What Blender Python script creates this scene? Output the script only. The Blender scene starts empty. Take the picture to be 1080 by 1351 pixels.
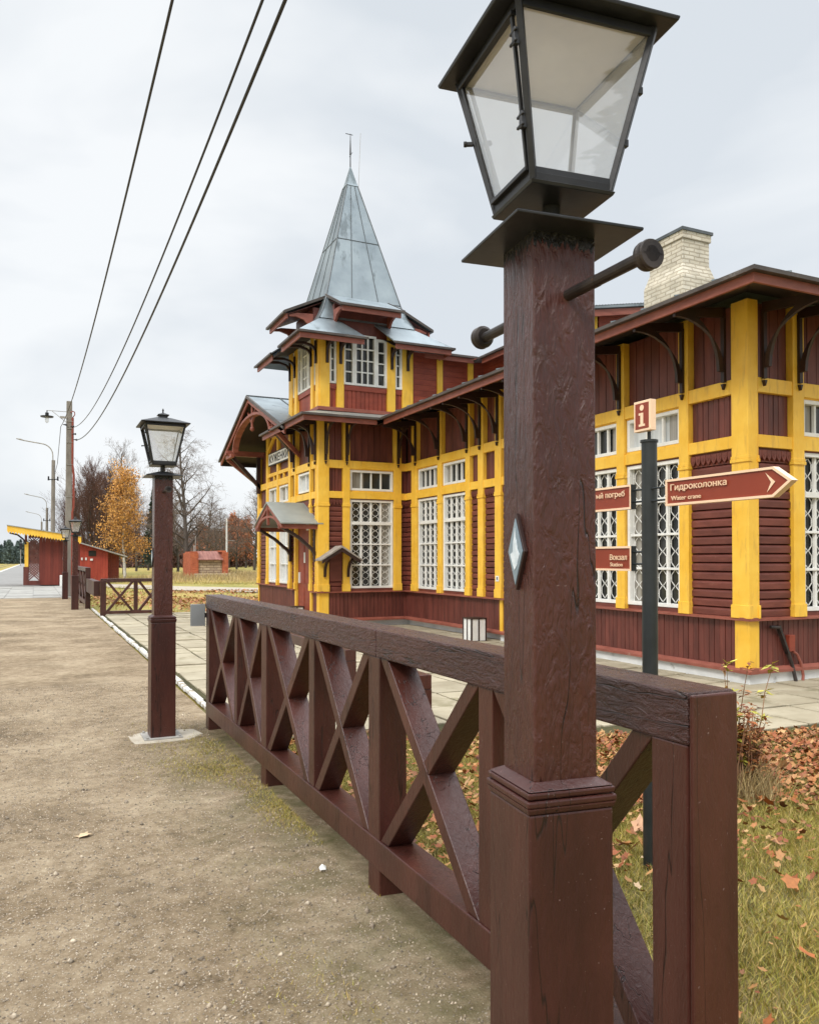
import bpy, bmesh, math, random
import numpy as np
from mathutils import Vector, Matrix
S = bpy.context.scene
COL = S.collection
rnd = random.Random(11)
# ------------------------------------------------------------------ camera
cd = bpy.data.cameras.new("camera"); cam = bpy.data.objects.new("camera", cd); COL.objects.link(cam)
cam.location = (0, 0, 1.5)
cam.rotation_euler = (math.radians(90 + 0.85), 0, math.radians(-25.09))
cd.sensor_fit = 'HORIZONTAL'; cd.sensor_width = 36; cd.lens = 36 * 1056.85 / 1080
cd.shift_y = 46.9 / 1080; cd.clip_end = 3000; cd.clip_start = .05
S.camera = cam
# ------------------------------------------------------------------ sky, sun, exposure
SUN_EL, SUN_AZ = math.radians(42), math.radians(235)     # sun behind the cloud, to the left of and behind the camera
w = bpy.data.worlds.new("World"); S.world = w; w.use_nodes = True
N, L = w.node_tree.nodes, w.node_tree.links
for n in list(N): N.remove(n)
out = N.new('ShaderNodeOutputWorld'); bg = N.new('ShaderNodeBackground'); bg.inputs[1].default_value = .1
sky = N.new('ShaderNodeTexSky'); sky.sky_type = 'NISHITA'; sky.sun_disc = False
sky.sun_elevation = SUN_EL; sky.sun_rotation = SUN_AZ; sky.dust_density = 3; sky.air_density = 1.0
tc = N.new('ShaderNodeTexCoord'); mp = N.new('ShaderNodeMapping'); mp.inputs['Scale'].default_value = (1.0, 1.0, 2.6)
mp.inputs['Location'].default_value = (.35, .2, .1)
L.new(tc.outputs['Generated'], mp.inputs[0])
no = N.new('ShaderNodeTexNoise'); no.inputs['Scale'].default_value = 1.7; no.inputs['Detail'].default_value = 5; no.inputs['Roughness'].default_value = .5
no.inputs['Distortion'].default_value = .4
L.new(mp.outputs[0], no.inputs['Vector'])
cr = N.new('ShaderNodeValToRGB'); e = cr.color_ramp.elements
e[0].position = .36; e[0].color = (5.8, 6.2, 6.6, 1); e[1].position = .57; e[1].color = (7.55, 7.75, 7.9, 1)
# brighter overhead, as an overcast sky is
sx = N.new('ShaderNodeSeparateXYZ'); L.new(tc.outputs['Generated'], sx.inputs[0])
mr = N.new('ShaderNodeMapRange'); mr.inputs['From Min'].default_value = .60; mr.inputs['From Max'].default_value = 1.0
mr.inputs['To Min'].default_value = 1.0; mr.inputs['To Max'].default_value = 5.2
L.new(sx.outputs[2], mr.inputs[0]); L.new(no.outputs[0], cr.inputs[0])
vm = N.new('ShaderNodeVectorMath'); vm.operation = 'SCALE'; L.new(cr.outputs[0], vm.inputs[0]); L.new(mr.outputs[0], vm.inputs['Scale'])
mx = N.new('ShaderNodeMix'); mx.data_type = 'RGBA'; mx.inputs[0].default_value = .93
L.new(sky.outputs[0], mx.inputs[6]); L.new(vm.outputs[0], mx.inputs[7])
L.new(mx.outputs[2], bg.inputs[0]); L.new(bg.outputs[0], out.inputs[0])
sd = bpy.data.lights.new("sun", 'SUN'); sd.energy = 1.5; sd.angle = math.radians(14); sd.color = (1, .95, .88)
so = bpy.data.objects.new("sun", sd); COL.objects.link(so)
dv = Vector((math.sin(SUN_AZ) * math.cos(SUN_EL), math.cos(SUN_AZ) * math.cos(SUN_EL), math.sin(SUN_EL)))
so.rotation_euler = dv.to_track_quat('Z', 'Y').to_euler(); so.location = (0, 0, 30)
S.view_settings.view_transform = 'Standard'; S.view_settings.look = 'None'; S.view_settings.gamma = 1
S.view_settings.exposure = 0.38

# ------------------------------------------------------------------ helpers
class MB:
    def __init__(s): s.v = []; s.f = []; s.m = []
    def add(s, vs, fs, mi=0):
        o = len(s.v); s.v += [tuple(p) for p in vs]; s.f += [tuple(i + o for i in f) for f in fs]; s.m += [mi] * len(fs)
    def box(s, x0, x1, y0, y1, z0, z1, mi=0):
        if x0 > x1: x0, x1 = x1, x0
        if y0 > y1: y0, y1 = y1, y0
        s.add([(x0,y0,z0),(x1,y0,z0),(x1,y1,z0),(x0,y1,z0),(x0,y0,z1),(x1,y0,z1),(x1,y1,z1),(x0,y1,z1)],
              [(3,2,1,0),(4,5,6,7),(0,1,5,4),(1,2,6,5),(2,3,7,6),(3,0,4,7)], mi)
    def bar(s, p, q, wd, ht, up=(0,0,1), mi=0):
        p = Vector(p); q = Vector(q); d = (q - p).normalized(); u = Vector(up)
        if abs(d.dot(u)) > .99: u = Vector((0,1,0))
        r = d.cross(u).normalized() * wd / 2; t = r.cross(d).normalized() * ht / 2
        s.add([p-r-t, p+r-t, p+r+t, p-r+t, q-r-t, q+r-t, q+r+t, q-r+t],
              [(0,1,2,3),(7,6,5,4),(0,4,5,1),(1,5,6,2),(2,6,7,3),(3,7,4,0)], mi)
    def prism(s, pts, vec, mi=0):
        n = len(pts); vec = Vector(vec); a = [Vector(p) for p in pts]
        s.add(a + [p + vec for p in a], [tuple(range(n))[::-1], tuple(range(n, 2*n))] + [(i, (i+1) % n, n + (i+1) % n, n + i) for i in range(n)], mi)
    def tube(s, pts, rad, n=8, cap=True, mi=0):
        P = [Vector(p) for p in pts]
        if not hasattr(rad, '__len__'): rad = [rad] * len(P)
        vs = []; fs = []; pr = None
        for i, p in enumerate(P):
            d = (P[min(i+1, len(P)-1)] - P[max(i-1, 0)])
            d = d.normalized() if d.length > 1e-9 else Vector((0,0,1))
            if pr is None:
                a = Vector((0,0,1)) if abs(d.z) < .9 else Vector((1,0,0)); pr = d.cross(a).normalized()
            else:
                pr = (pr - d * pr.dot(d)); pr = pr.normalized() if pr.length > 1e-6 else d.orthogonal().normalized()
            b = d.cross(pr)
            for k in range(n):
                t = 2 * math.pi * k / n; vs.append(p + (pr * math.cos(t) + b * math.sin(t)) * rad[i])
        for i in range(len(P) - 1):
            for k in range(n):
                fs.append((i*n+k, i*n+(k+1) % n, (i+1)*n+(k+1) % n, (i+1)*n+k))
        if cap: fs += [tuple(range(n))[::-1], tuple(range((len(P)-1)*n, len(P)*n))]
        s.add(vs, fs, mi)
    def frus(s, cx, cy, z0, h0, z1, h1, mi=0, cap=True):
        v = [(cx+a*h0, cy+b*h0, z0) for a, b in ((-1,-1),(1,-1),(1,1),(-1,1))] + [(cx+a*h1, cy+b*h1, z1) for a, b in ((-1,-1),(1,-1),(1,1),(-1,1))]
        f = [(0,1,5,4),(1,2,6,5),(2,3,7,6),(3,0,4,7)] + ([(3,2,1,0),(4,5,6,7)] if cap else [])
        s.add(v, f, mi)
    def build(s, name, mats, parent=None, origin=None, bevel=0, smooth=False, recalc=True, seg=2):
        o = Vector(wloc(parent)) if parent else Vector(origin or (0,0,0))
        me = bpy.data.meshes.new(name); me.from_pydata([(x-o.x, y-o.y, z-o.z) for x, y, z in s.v], [], s.f)
        if not isinstance(mats, (list, tuple)): mats = [mats]
        for m in mats: me.materials.append(m)
        if len(mats) > 1: me.polygons.foreach_set('material_index', s.m)
        if recalc:
            b = bmesh.new(); b.from_mesh(me); bmesh.ops.recalc_face_normals(b, faces=b.faces); b.to_mesh(me); b.free()
        if smooth: me.polygons.foreach_set('use_smooth', [True] * len(me.polygons))
        ob = bpy.data.objects.new(name, me); COL.objects.link(ob)
        if parent: ob.parent = parent
        else: ob.location = o
        if bevel:
            bv = ob.modifiers.new('bevel', 'BEVEL'); bv.width = bevel; bv.segments = seg; bv.limit_method = 'ANGLE'; bv.angle_limit = .7
        return ob
def wloc(o):
    v = Vector((0,0,0))
    while o is not None: v += Vector(o.location); o = o.parent
    return v
def tag(o, label, cat, group=None):
    o['label'] = label; o['category'] = cat
    if group: o['group'] = group
    return o
def thing(name, label, cat, loc, group=None):
    o = bpy.data.objects.new(name, None); COL.objects.link(o); o.location = loc; o.empty_display_size = .2
    return tag(o, label, cat, group)
def kind(o, k): o['kind'] = k; return o
def dup(root, loc, label, rz=0, sc=None, group=None):
    r = root.copy(); COL.objects.link(r); r.location = loc; r.rotation_euler = (0, 0, rz); r['label'] = label
    if group: r['group'] = group
    if sc: r.scale = sc if hasattr(sc, '__len__') else (sc, sc, sc)
    for c in list(root.children):
        k = c.copy(); COL.objects.link(k); k.parent = r
        for g in list(c.children):
            h = g.copy(); COL.objects.link(h); h.parent = k
    return r
def pixgrid(): pass

# ------------------------------------------------------------------ materials
def newmat(name):
    m = bpy.data.materials.new(name); m.use_nodes = True; nt = m.node_tree
    return m, nt.nodes, nt.links, nt.nodes['Principled BSDF']
def rgba(c): return (c[0], c[1], c[2], 1)
def surf(name, c1, c2, rough=.6, scale=(3,3,3), detail=6, lo=.35, hi=.65, bump=0, bscale=None, bdist=.004, spec=.5, metal=0, island=0, c3=None, c3lo=.62, c3scale=2.0, rough2=None, coat=0, c3w=.08):
    """two-tone procedural surface: noise mix of c1/c2, optional patches of c3, bump from stretched noise"""
    m, n, l, p = newmat(name)
    t = n.new('ShaderNodeTexCoord'); mp = n.new('ShaderNodeMapping'); mp.inputs['Scale'].default_value = scale; l.new(t.outputs['Object'], mp.inputs[0])
    nz = n.new('ShaderNodeTexNoise'); nz.inputs['Scale'].default_value = 1; nz.inputs['Detail'].default_value = detail; nz.inputs['Roughness'].default_value = .6
    l.new(mp.outputs[0], nz.inputs['Vector'])
    r = n.new('ShaderNodeValToRGB'); r.color_ramp.elements[0].position = lo; r.color_ramp.elements[1].position = hi
    r.color_ramp.elements[0].color = rgba(c1); r.color_ramp.elements[1].color = rgba(c2); l.new(nz.outputs[0], r.inputs[0])
    col = r.outputs[0]
    if c3:
        n3 = n.new('ShaderNodeTexNoise'); n3.inputs['Detail'].default_value = 8; n3.inputs['Roughness'].default_value = .65
        m3 = n.new('ShaderNodeMapping'); m3.inputs['Scale'].default_value = c3scale if hasattr(c3scale, '__len__') else (c3scale,)*3; l.new(t.outputs['Object'], m3.inputs[0]); n3.inputs['Scale'].default_value = 1; l.new(m3.outputs[0], n3.inputs['Vector'])
        r3 = n.new('ShaderNodeValToRGB'); r3.color_ramp.elements[0].position = c3lo; r3.color_ramp.elements[1].position = min(1, c3lo + c3w)
        l.new(n3.outputs[0], r3.inputs[0])
        mx = n.new('ShaderNodeMix'); mx.data_type = 'RGBA'; l.new(r3.outputs[0], mx.inputs[0]); l.new(col, mx.inputs[6]); mx.inputs[7].default_value = rgba(c3); col = mx.outputs[2]
    if island:
        g = n.new('ShaderNodeNewGeometry'); mr = n.new('ShaderNodeMapRange'); mr.inputs['To Min'].default_value = 1 - island; mr.inputs['To Max'].default_value = 1 + island
        l.new(g.outputs['Random Per Island'], mr.inputs[0])
        h = n.new('ShaderNodeHueSaturation'); l.new(mr.outputs[0], h.inputs['Value']); l.new(col, h.inputs['Color']); col = h.outputs[0]
    l.new(col, p.inputs['Base Color']); p.inputs['Roughness'].default_value = rough; p.inputs['Metallic'].default_value = metal
    p.inputs['Specular IOR Level'].default_value = spec
    if coat: p.inputs['Coat Weight'].default_value = coat; p.inputs['Coat Roughness'].default_value = .25
    if rough2 is not None:
        rr = n.new('ShaderNodeMapRange'); rr.inputs['To Min'].default_value = rough; rr.inputs['To Max'].default_value = rough2
        rr.inputs['From Min'].default_value = lo; rr.inputs['From Max'].default_value = hi
        l.new(nz.outputs[0], rr.inputs[0]); l.new(rr.outputs[0], p.inputs['Roughness'])
    if bump:
        m2 = n.new('ShaderNodeMapping'); m2.inputs['Scale'].default_value = bscale or scale; l.new(t.outputs['Object'], m2.inputs[0])
        b2 = n.new('ShaderNodeTexNoise'); b2.inputs['Scale'].default_value = 1; b2.inputs['Detail'].default_value = 8; b2.inputs['Roughness'].default_value = .65; l.new(m2.outputs[0], b2.inputs['Vector'])
        bp = n.new('ShaderNodeBump'); bp.inputs['Strength'].default_value = bump; bp.inputs['Distance'].default_value = bdist
        l.new(b2.outputs[0], bp.inputs['Height']); l.new(bp.outputs[0], p.inputs['Normal'])
    return m
def crackpaint(name, c1, c2, axis, rough=.33, strength=.6, dist=.004, chip=(.19,.12,.105), cracks=True, wear=.72):
    """thick glossy paint over weathered timber: grain along `axis`, long cracks, drips and a few chips"""
    m, n, l, p = newmat(name)
    t = n.new('ShaderNodeTexCoord')
    def noise(sc, det, ro, dis=0):
        mp = n.new('ShaderNodeMapping'); mp.inputs['Scale'].default_value = sc; l.new(t.outputs['Object'], mp.inputs[0])
        q = n.new('ShaderNodeTexNoise'); q.inputs['Scale'].default_value = 1; q.inputs['Detail'].default_value = det; q.inputs['Roughness'].default_value = ro; q.inputs['Distortion'].default_value = dis
        l.new(mp.outputs[0], q.inputs['Vector']); return q.outputs[0]
    def ax(a, b): return tuple(b if i == axis else a for i in range(3))
    grain = noise(ax(70, 5), 8, .7); lump = noise(ax(46, 15), 5, .6, 1.2); crk = noise(ax(6.5, .42), 4, .55)
    spot = noise((150, 150, 150), 2, .5); tone = noise(ax(5, 1.6), 6, .6)
    def mth(op, a, b=None, c=None):
        q = n.new('ShaderNodeMath'); q.operation = op
        for i, x in enumerate((a, b, c)):
            if x is None: continue
            if isinstance(x, (int, float)): q.inputs[i].default_value = x
            else: l.new(x, q.inputs[i])
        return q.outputs[0]
    # crack = thin band where the long noise crosses .5
    ck = mth('SUBTRACT', crk, .5); ck = mth('ABSOLUTE', ck); ck = mth('DIVIDE', ck, .0045); ck = mth('MINIMUM', ck, 1.0)
    hgt = mth('MULTIPLY', grain, .35); hgt = mth('MULTIPLY_ADD', lump, 1.0, hgt)
    if cracks: hgt = mth('MULTIPLY_ADD', ck, .5, hgt)
    sp = mth('GREATER_THAN', spot, wear); hgt = mth('MULTIPLY_ADD', sp, .35, hgt)
    bp = n.new('ShaderNodeBump'); bp.inputs['Strength'].default_value = strength; bp.inputs['Distance'].default_value = dist
    l.new(hgt, bp.inputs['Height']); l.new(bp.outputs[0], p.inputs['Normal'])
    r = n.new('ShaderNodeValToRGB'); r.color_ramp.elements[0].position = .35; r.color_ramp.elements[1].position = .68
    r.color_ramp.elements[0].color = rgba(c1); r.color_ramp.elements[1].color = rgba(c2); l.new(tone, r.inputs[0]); col = r.outputs[0]
    mx = n.new('ShaderNodeMix'); mx.data_type = 'RGBA'; l.new(sp, mx.inputs[0]); l.new(col, mx.inputs[6]); mx.inputs[7].default_value = rgba(chip); col = mx.outputs[2]
    if cracks:
        m2 = n.new('ShaderNodeMix'); m2.data_type = 'RGBA'; l.new(ck, m2.inputs[0]); m2.inputs[6].default_value = rgba((c1[0]*.25, c1[1]*.25, c1[2]*.25)); l.new(col, m2.inputs[7]); col = m2.outputs[2]
    l.new(col, p.inputs['Base Color']); p.inputs['Specular IOR Level'].default_value = .5
    rr = n.new('ShaderNodeMapRange'); rr.inputs['To Min'].default_value = rough - .08; rr.inputs['To Max'].default_value = rough + .14; l.new(lump, rr.inputs[0]); l.new(rr.outputs[0], p.inputs['Roughness'])
    return m
M = {}
DB1, DB2 = (.036, .0090, .0065), (.070, .0195, .0140)
M['post_paint'] = crackpaint('dark_brown_post_paint', DB1, DB2, 2, rough=.34, strength=.7, dist=.003)
M['rail_paint'] = crackpaint('weathered_rail_paint', (.038,.011,.0080), (.068,.021,.0155), 1, rough=.26, strength=1.0, dist=.016, wear=.74)
M['fence_paint'] = crackpaint('dark_brown_fence_paint', (.040,.0115,.0080), (.078,.0235,.0165), 2, rough=.32, strength=.7, dist=.004, wear=.74)
M['maroon'] = surf('maroon_board_paint', (.108,.024,.015), (.168,.043,.028), .55, (3,3,9), bump=.5, bscale=(22,22,60), bdist=.003, island=.16, c3=(.21,.085,.06), c3lo=.66, c3scale=7)
M['maroon_v'] = surf('maroon_plank_paint', (.088,.0205,.014), (.142,.036,.025), .5, (9,9,2), bump=.5, bscale=(60,60,14), bdist=.003, island=.16, c3=(.19,.08,.06), c3lo=.69, c3scale=7)
M['red'] = surf('brick_red_board_paint', (.21,.034,.016), (.29,.055,.026), .5, (3,3,8), bump=.4, bscale=(25,25,50), bdist=.003, island=.1)
M['fascia'] = surf('red_brown_trim_paint', (.20,.055,.035), (.29,.09,.06), .5, (4,4,12), bump=.4, bscale=(20,20,60), c3=(.34,.2,.15), c3lo=.66, c3scale=5)
M['darkwood'] = surf('dark_brown_bracket_paint', (.016,.006,.005), (.034,.012,.009), .5, (4,4,4), bump=.3, bscale=(30,30,30))
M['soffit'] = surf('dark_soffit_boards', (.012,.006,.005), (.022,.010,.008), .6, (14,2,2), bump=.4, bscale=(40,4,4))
M['yellow'] = surf('ochre_yellow_paint', (.80,.45,.034), (.88,.55,.072), .5, (2.5,2.5,2.5), bump=.5, bscale=(60,60,9), bdist=.005, c3=(.55,.30,.055), c3lo=.53, c3w=.26, c3scale=(13,13,2.0))
M['white'] = surf('white_window_paint', (.70,.70,.67), (.80,.80,.77), .45, (6,6,6), c3=(.5,.48,.44), c3lo=.68, c3scale=8)
M['plinth'] = surf('whitewashed_plinth', (.62,.64,.64), (.76,.77,.76), .8, (3,3,3), bump=.4, bscale=(20,20,20), c3=(.42,.42,.40), c3lo=.64, c3scale=4)
M['zinc'] = surf('galvanised_roof_sheet', (.19,.225,.245), (.30,.345,.365), .38, (1.2,1.2,1.2), detail=8, metal=.55, bump=.15, bscale=(6,6,6), bdist=.01, c3=(.14,.165,.175), c3lo=.56, c3scale=(2.6,2.6,.7), rough2=.55)
M['zincold'] = surf('dull_grey_canopy_sheet', (.27,.29,.27), (.36,.38,.35), .5, (1.5,1.5,1.5), metal=.35, bump=.2, bscale=(8,8,8), bdist=.006)
M['seam'] = surf('dark_roof_seam', (.07,.08,.085), (.12,.13,.135), .5, (5,5,5), metal=.4)
M['gutter'] = surf('dark_eave_edge', (.045,.035,.03), (.085,.07,.06), .5, (3,3,3), c3=(.2,.19,.18), c3lo=.63, c3scale=3)
M['black_metal'] = surf('black_lamp_metal', (.012,.013,.015), (.028,.029,.032), .42, (8,8,8), metal=.2, bump=.25, bscale=(40,40,40), bdist=.002)
M['pipe'] = surf('rusty_dark_iron', (.03,.026,.025), (.065,.052,.046), .45, (14,14,14), metal=.5, bump=.3, bscale=(60,60,60), bdist=.002, c3=(.13,.07,.045), c3lo=.62, c3scale=25)
M['tray'] = surf('pale_lantern_tray', (.66,.60,.54), (.78,.73,.67), .6, (5,5,5))
M['graphite'] = surf('graphite_post_paint', (.013,.017,.018), (.024,.029,.031), .4, (6,6,6), bump=.1, bscale=(50,50,50))
M['signred'] = surf('sign_rust_red', (.24,.035,.014), (.27,.042,.018), .42, (5,5,5))
M['signcream'] = surf('sign_cream', (.86,.60,.40), (.90,.66,.46), .45, (5,5,5))
M['concrete'] = surf('grey_concrete', (.24,.23,.21), (.36,.34,.31), .85, (5,5,5), bump=.5, bscale=(30,30,30))
M['polewood'] = surf('weathered_concrete_pole', (.16,.14,.12), (.25,.23,.20), .85, (6,6,1.5), bump=.4, bscale=(30,30,6))
M['cable'] = surf('black_cable', (.01,.01,.014), (.018,.018,.024), .5, (8,8,8))
M['rustred'] = surf('rust_red_pipe', (.20,.035,.02), (.26,.05,.03), .5, (6,6,6))
M['birchbark'] = surf('white_birch_bark', (.42,.40,.37), (.72,.70,.66), .8, (3,3,10), c3=(.04,.035,.03), c3lo=.6, c3scale=6)
M['bark'] = surf('grey_brown_bark', (.055,.043,.035), (.10,.082,.068), .9, (6,6,2), bump=.6, bscale=(12,12,4), bdist=.03)
M['twig'] = surf('brown_twigs', (.11,.078,.058), (.17,.125,.095), .9, (1,1,1))
M['redtwig'] = surf('reddish_brown_twigs', (.085,.042,.030), (.14,.07,.05), .9, (.6,.6,.6))
M['orangeleaf'] = surf('golden_birch_leaves', (.46,.22,.05), (.62,.34,.085), .7, (1.2,1.2,1.2), island=.45)
M['rustleaf'] = surf('rust_orange_leaves', (.32,.10,.035), (.48,.19,.08), .7, (1,1,1), island=.4)
M['needle'] = surf('dark_spruce_needles', (.016,.030,.018), (.035,.055,.030), .8, (2,2,2), island=.4)
M['farneedle'] = surf('hazed_distant_pines', (.075,.105,.092), (.11,.145,.125), .9, (.05,.05,.05), island=.25)  # needles lightened: the haze of distance is put into their colour
M['brownleaf'] = surf('fallen_brown_leaves', (.23,.075,.028), (.44,.18,.075), .7, (22,22,22), island=.5, c3=(.52,.31,.16), c3lo=.50, c3scale=30)
M['blade'] = surf('autumn_grass_blades', (.17,.20,.030), (.42,.36,.075), .7, (1.3,1.3,1.3), island=.45, c3=(.44,.35,.15), c3lo=.55, c3scale=2.2)
M['drygrass'] = surf('dry_tall_grass', (.34,.25,.11), (.46,.36,.18), .8, (1,1,1), island=.4)
M['weedstem'] = surf('dry_weed_stems', (.17,.085,.05), (.30,.17,.09), .8, (5,5,5), island=.3)
M['weedleaf'] = surf('yellow_weed_leaves', (.34,.33,.05), (.52,.46,.08), .6, (4,4,4), island=.3)
M['sand'] = None
M['shelterred'] = surf('dark_red_shelter_boards', (.13,.020,.012), (.185,.032,.018), .6, (3,3,.6), bump=.4, bscale=(20,20,4), island=.18)

def glassmat(name, tint=(1,1,1), boost=1.0, milk=.3):
    m, n, l, p = newmat(name); n.remove(p); o = n['Material Output']
    tr = n.new('ShaderNodeBsdfTransparent'); tr.inputs[0].default_value = rgba(tint); gl = n.new('ShaderNodeBsdfGlossy'); gl.inputs['Roughness'].default_value = .02
    g = n.new('ShaderNodeNewGeometry'); dt = n.new('ShaderNodeVectorMath'); dt.operation = 'DOT_PRODUCT'; l.new(g.outputs['Incoming'], dt.inputs[0]); l.new(g.outputs['Normal'], dt.inputs[1])
    ab = n.new('ShaderNodeMath'); ab.operation = 'ABSOLUTE'; l.new(dt.outputs['Value'], ab.inputs[0]); iv = n.new('ShaderNodeMath'); iv.operation = 'SUBTRACT'; iv.inputs[0].default_value = 1; l.new(ab.outputs[0], iv.inputs[1])
    pw = n.new('ShaderNodeMath'); pw.operation = 'POWER'; pw.inputs[1].default_value = 5; l.new(iv.outputs[0], pw.inputs[0]); mu = n.new('ShaderNodeMath'); mu.operation = 'MULTIPLY_ADD'; mu.inputs[1].default_value = .94*boost; mu.inputs[2].default_value = .05*boost; mu.use_clamp = True
    l.new(pw.outputs[0], mu.inputs[0]); mx = n.new('ShaderNodeMixShader'); l.new(mu.outputs[0], mx.inputs[0])
    df = n.new('ShaderNodeBsdfDiffuse'); df.inputs[0].default_value = (.80,.82,.82,1); tl = n.new('ShaderNodeBsdfTranslucent'); tl.inputs[0].default_value = (.92,.94,.94,1); m1 = n.new('ShaderNodeMixShader'); m1.inputs[0].default_value = .62; l.new(df.outputs[0], m1.inputs[1]); l.new(tl.outputs[0], m1.inputs[2])
    tcd = n.new('ShaderNodeTexCoord'); dn = n.new('ShaderNodeTexNoise'); dn.inputs['Scale'].default_value = 14; dn.inputs['Detail'].default_value = 6; l.new(tcd.outputs['Object'], dn.inputs['Vector']); dr_ = n.new('ShaderNodeMapRange'); dr_.inputs['To Min'].default_value = milk*.75; dr_.inputs['To Max'].default_value = milk*1.25; l.new(dn.outputs[0], dr_.inputs[0])
    m2 = n.new('ShaderNodeMixShader'); l.new(dr_.outputs[0], m2.inputs[0]); l.new(tr.outputs[0], m2.inputs[1]); l.new(m1.outputs[0], m2.inputs[2]); l.new(m2.outputs[0], mx.inputs[1]); l.new(gl.outputs[0], mx.inputs[2]); l.new(mx.outputs[0], o.inputs[0])
    return m
M['glass'] = glassmat('lantern_glass', (.98,.985,.985), 2.6, .25)
M['winglass'] = surf('dark_window_glass', (.012,.014,.014), (.04,.04,.037), .08, (2.2,2.2,1.2), spec=.42)
M['curtain'] = surf('beige_curtain_behind_glass', (.20,.185,.155), (.36,.34,.30), .14, (26,26,.9), spec=.5)
M['palewin'] = surf('curtained_window_glass', (.46,.49,.50), (.66,.68,.68), .12, (14,14,.8), spec=.8)

def leafmat(name, cols):
    m, n, l, p = newmat(name); g = n.new('ShaderNodeNewGeometry'); r = n.new('ShaderNodeValToRGB'); l.new(g.outputs['Random Per Island'], r.inputs[0])
    k = len(cols); r.color_ramp.interpolation = 'CONSTANT' if False else 'LINEAR'; r.color_ramp.elements[0].color = rgba(cols[0]); r.color_ramp.elements[1].color = rgba(cols[-1])
    for i in range(1, k-1): r.color_ramp.elements.new(i/(k-1)).color = rgba(cols[i])
    t = n.new('ShaderNodeTexCoord'); z = n.new('ShaderNodeTexNoise'); z.inputs['Scale'].default_value = 60; z.inputs['Detail'].default_value = 4; l.new(t.outputs['Object'], z.inputs['Vector']); mr = n.new('ShaderNodeMapRange'); mr.inputs['To Min'].default_value = .55; mr.inputs['To Max'].default_value = 1.35; l.new(z.outputs[0], mr.inputs[0])
    h = n.new('ShaderNodeHueSaturation'); l.new(mr.outputs[0], h.inputs['Value']); l.new(r.outputs[0], h.inputs['Color']); l.new(h.outputs[0], p.inputs['Base Color']); p.inputs['Roughness'].default_value = .65
    return m
M['brownleaf'] = leafmat('fallen_leaves_rust_to_tan', [(.10,.028,.010), (.30,.080,.016), (.19,.055,.015), (.36,.135,.030), (.44,.24,.085), (.22,.085,.028), (.35,.10,.018), (.48,.30,.12)])
M['mapleleaf'] = leafmat('fallen_maple_leaves', [(.42,.13,.03), (.26,.07,.02), (.52,.22,.06), (.56,.36,.17), (.34,.09,.025), (.62,.45,.27)])
M['blade'] = leafmat('autumn_grass_green_to_straw', [(.16,.17,.022), (.28,.25,.03), (.42,.34,.06), (.22,.21,.025), (.50,.37,.12), (.33,.28,.04), (.46,.32,.10), (.36,.24,.07)])
def groundmat(name, cols, scale, rough=.9, bump=.6, bs=60, bd=.01, fine=30, speck=None, spscale=160, splo=.66):
    m, n, l, p = newmat(name); t = n.new('ShaderNodeTexCoord')
    def nz(s, d=8, r=.6):
        q = n.new('ShaderNodeTexNoise'); q.inputs['Scale'].default_value = s; q.inputs['Detail'].default_value = d; q.inputs['Roughness'].default_value = r; l.new(t.outputs['Object'], q.inputs['Vector']); return q.outputs[0]
    a = nz(scale); b0 = nz(fine, 6, .75); b1 = nz(fine*.17, 5, .65)
    mm = n.new('ShaderNodeMath'); mm.operation = 'MULTIPLY_ADD'; mm.inputs[1].default_value = .55; l.new(b1, mm.inputs[0]); mh = n.new('ShaderNodeMath'); mh.operation = 'MULTIPLY'; mh.inputs[1].default_value = .45; l.new(b0, mh.inputs[0]); l.new(mh.outputs[0], mm.inputs[2]); b = mm.outputs[0]
    md = n.new('ShaderNodeMath'); md.operation = 'MULTIPLY_ADD'; md.inputs[1].default_value = .42; l.new(a, md.inputs[0])
    m2 = n.new('ShaderNodeMath'); m2.operation = 'MULTIPLY'; m2.inputs[1].default_value = .58; l.new(b, m2.inputs[0]); l.new(m2.outputs[0], md.inputs[2])
    r = n.new('ShaderNodeValToRGB'); l.new(md.outputs[0], r.inputs[0])
    k = len(cols); r.color_ramp.elements[0].position = .39; r.color_ramp.elements[0].color = rgba(cols[0]); r.color_ramp.elements[1].position = .61; r.color_ramp.elements[1].color = rgba(cols[-1])
    for i in range(1, k - 1):
        el = r.color_ramp.elements.new(.39 + .22 * i / (k - 1)); el.color = rgba(cols[i])
    col = r.outputs[0]
    if speck:
        s = nz(spscale, 2, .5); rs = n.new('ShaderNodeValToRGB'); rs.color_ramp.elements[0].position = splo; rs.color_ramp.elements[1].position = splo + .05; l.new(s, rs.inputs[0])
        mx = n.new('ShaderNodeMix'); mx.data_type = 'RGBA'; l.new(rs.outputs[0], mx.inputs[0]); l.new(col, mx.inputs[6]); mx.inputs[7].default_value = rgba(speck); col = mx.outputs[2]
    l.new(col, p.inputs['Base Color']); p.inputs['Roughness'].default_value = rough; p.inputs['Specular IOR Level'].default_value = .25
    hb = nz(bs, 6, .7); bp = n.new('ShaderNodeBump'); bp.inputs['Strength'].default_value = bump; bp.inputs['Distance'].default_value = bd; l.new(hb, bp.inputs['Height']); l.new(bp.outputs[0], p.inputs['Normal'])
    return m
M['sand'] = groundmat('sandy_platform_gravel', [(.105,.074,.041), (.225,.164,.099), (.315,.241,.155), (.42,.335,.225)], 1.1, fine=62, bs=85, bd=.014, bump=1.0, speck=(.50,.44,.36), spscale=120, splo=.64)
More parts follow.
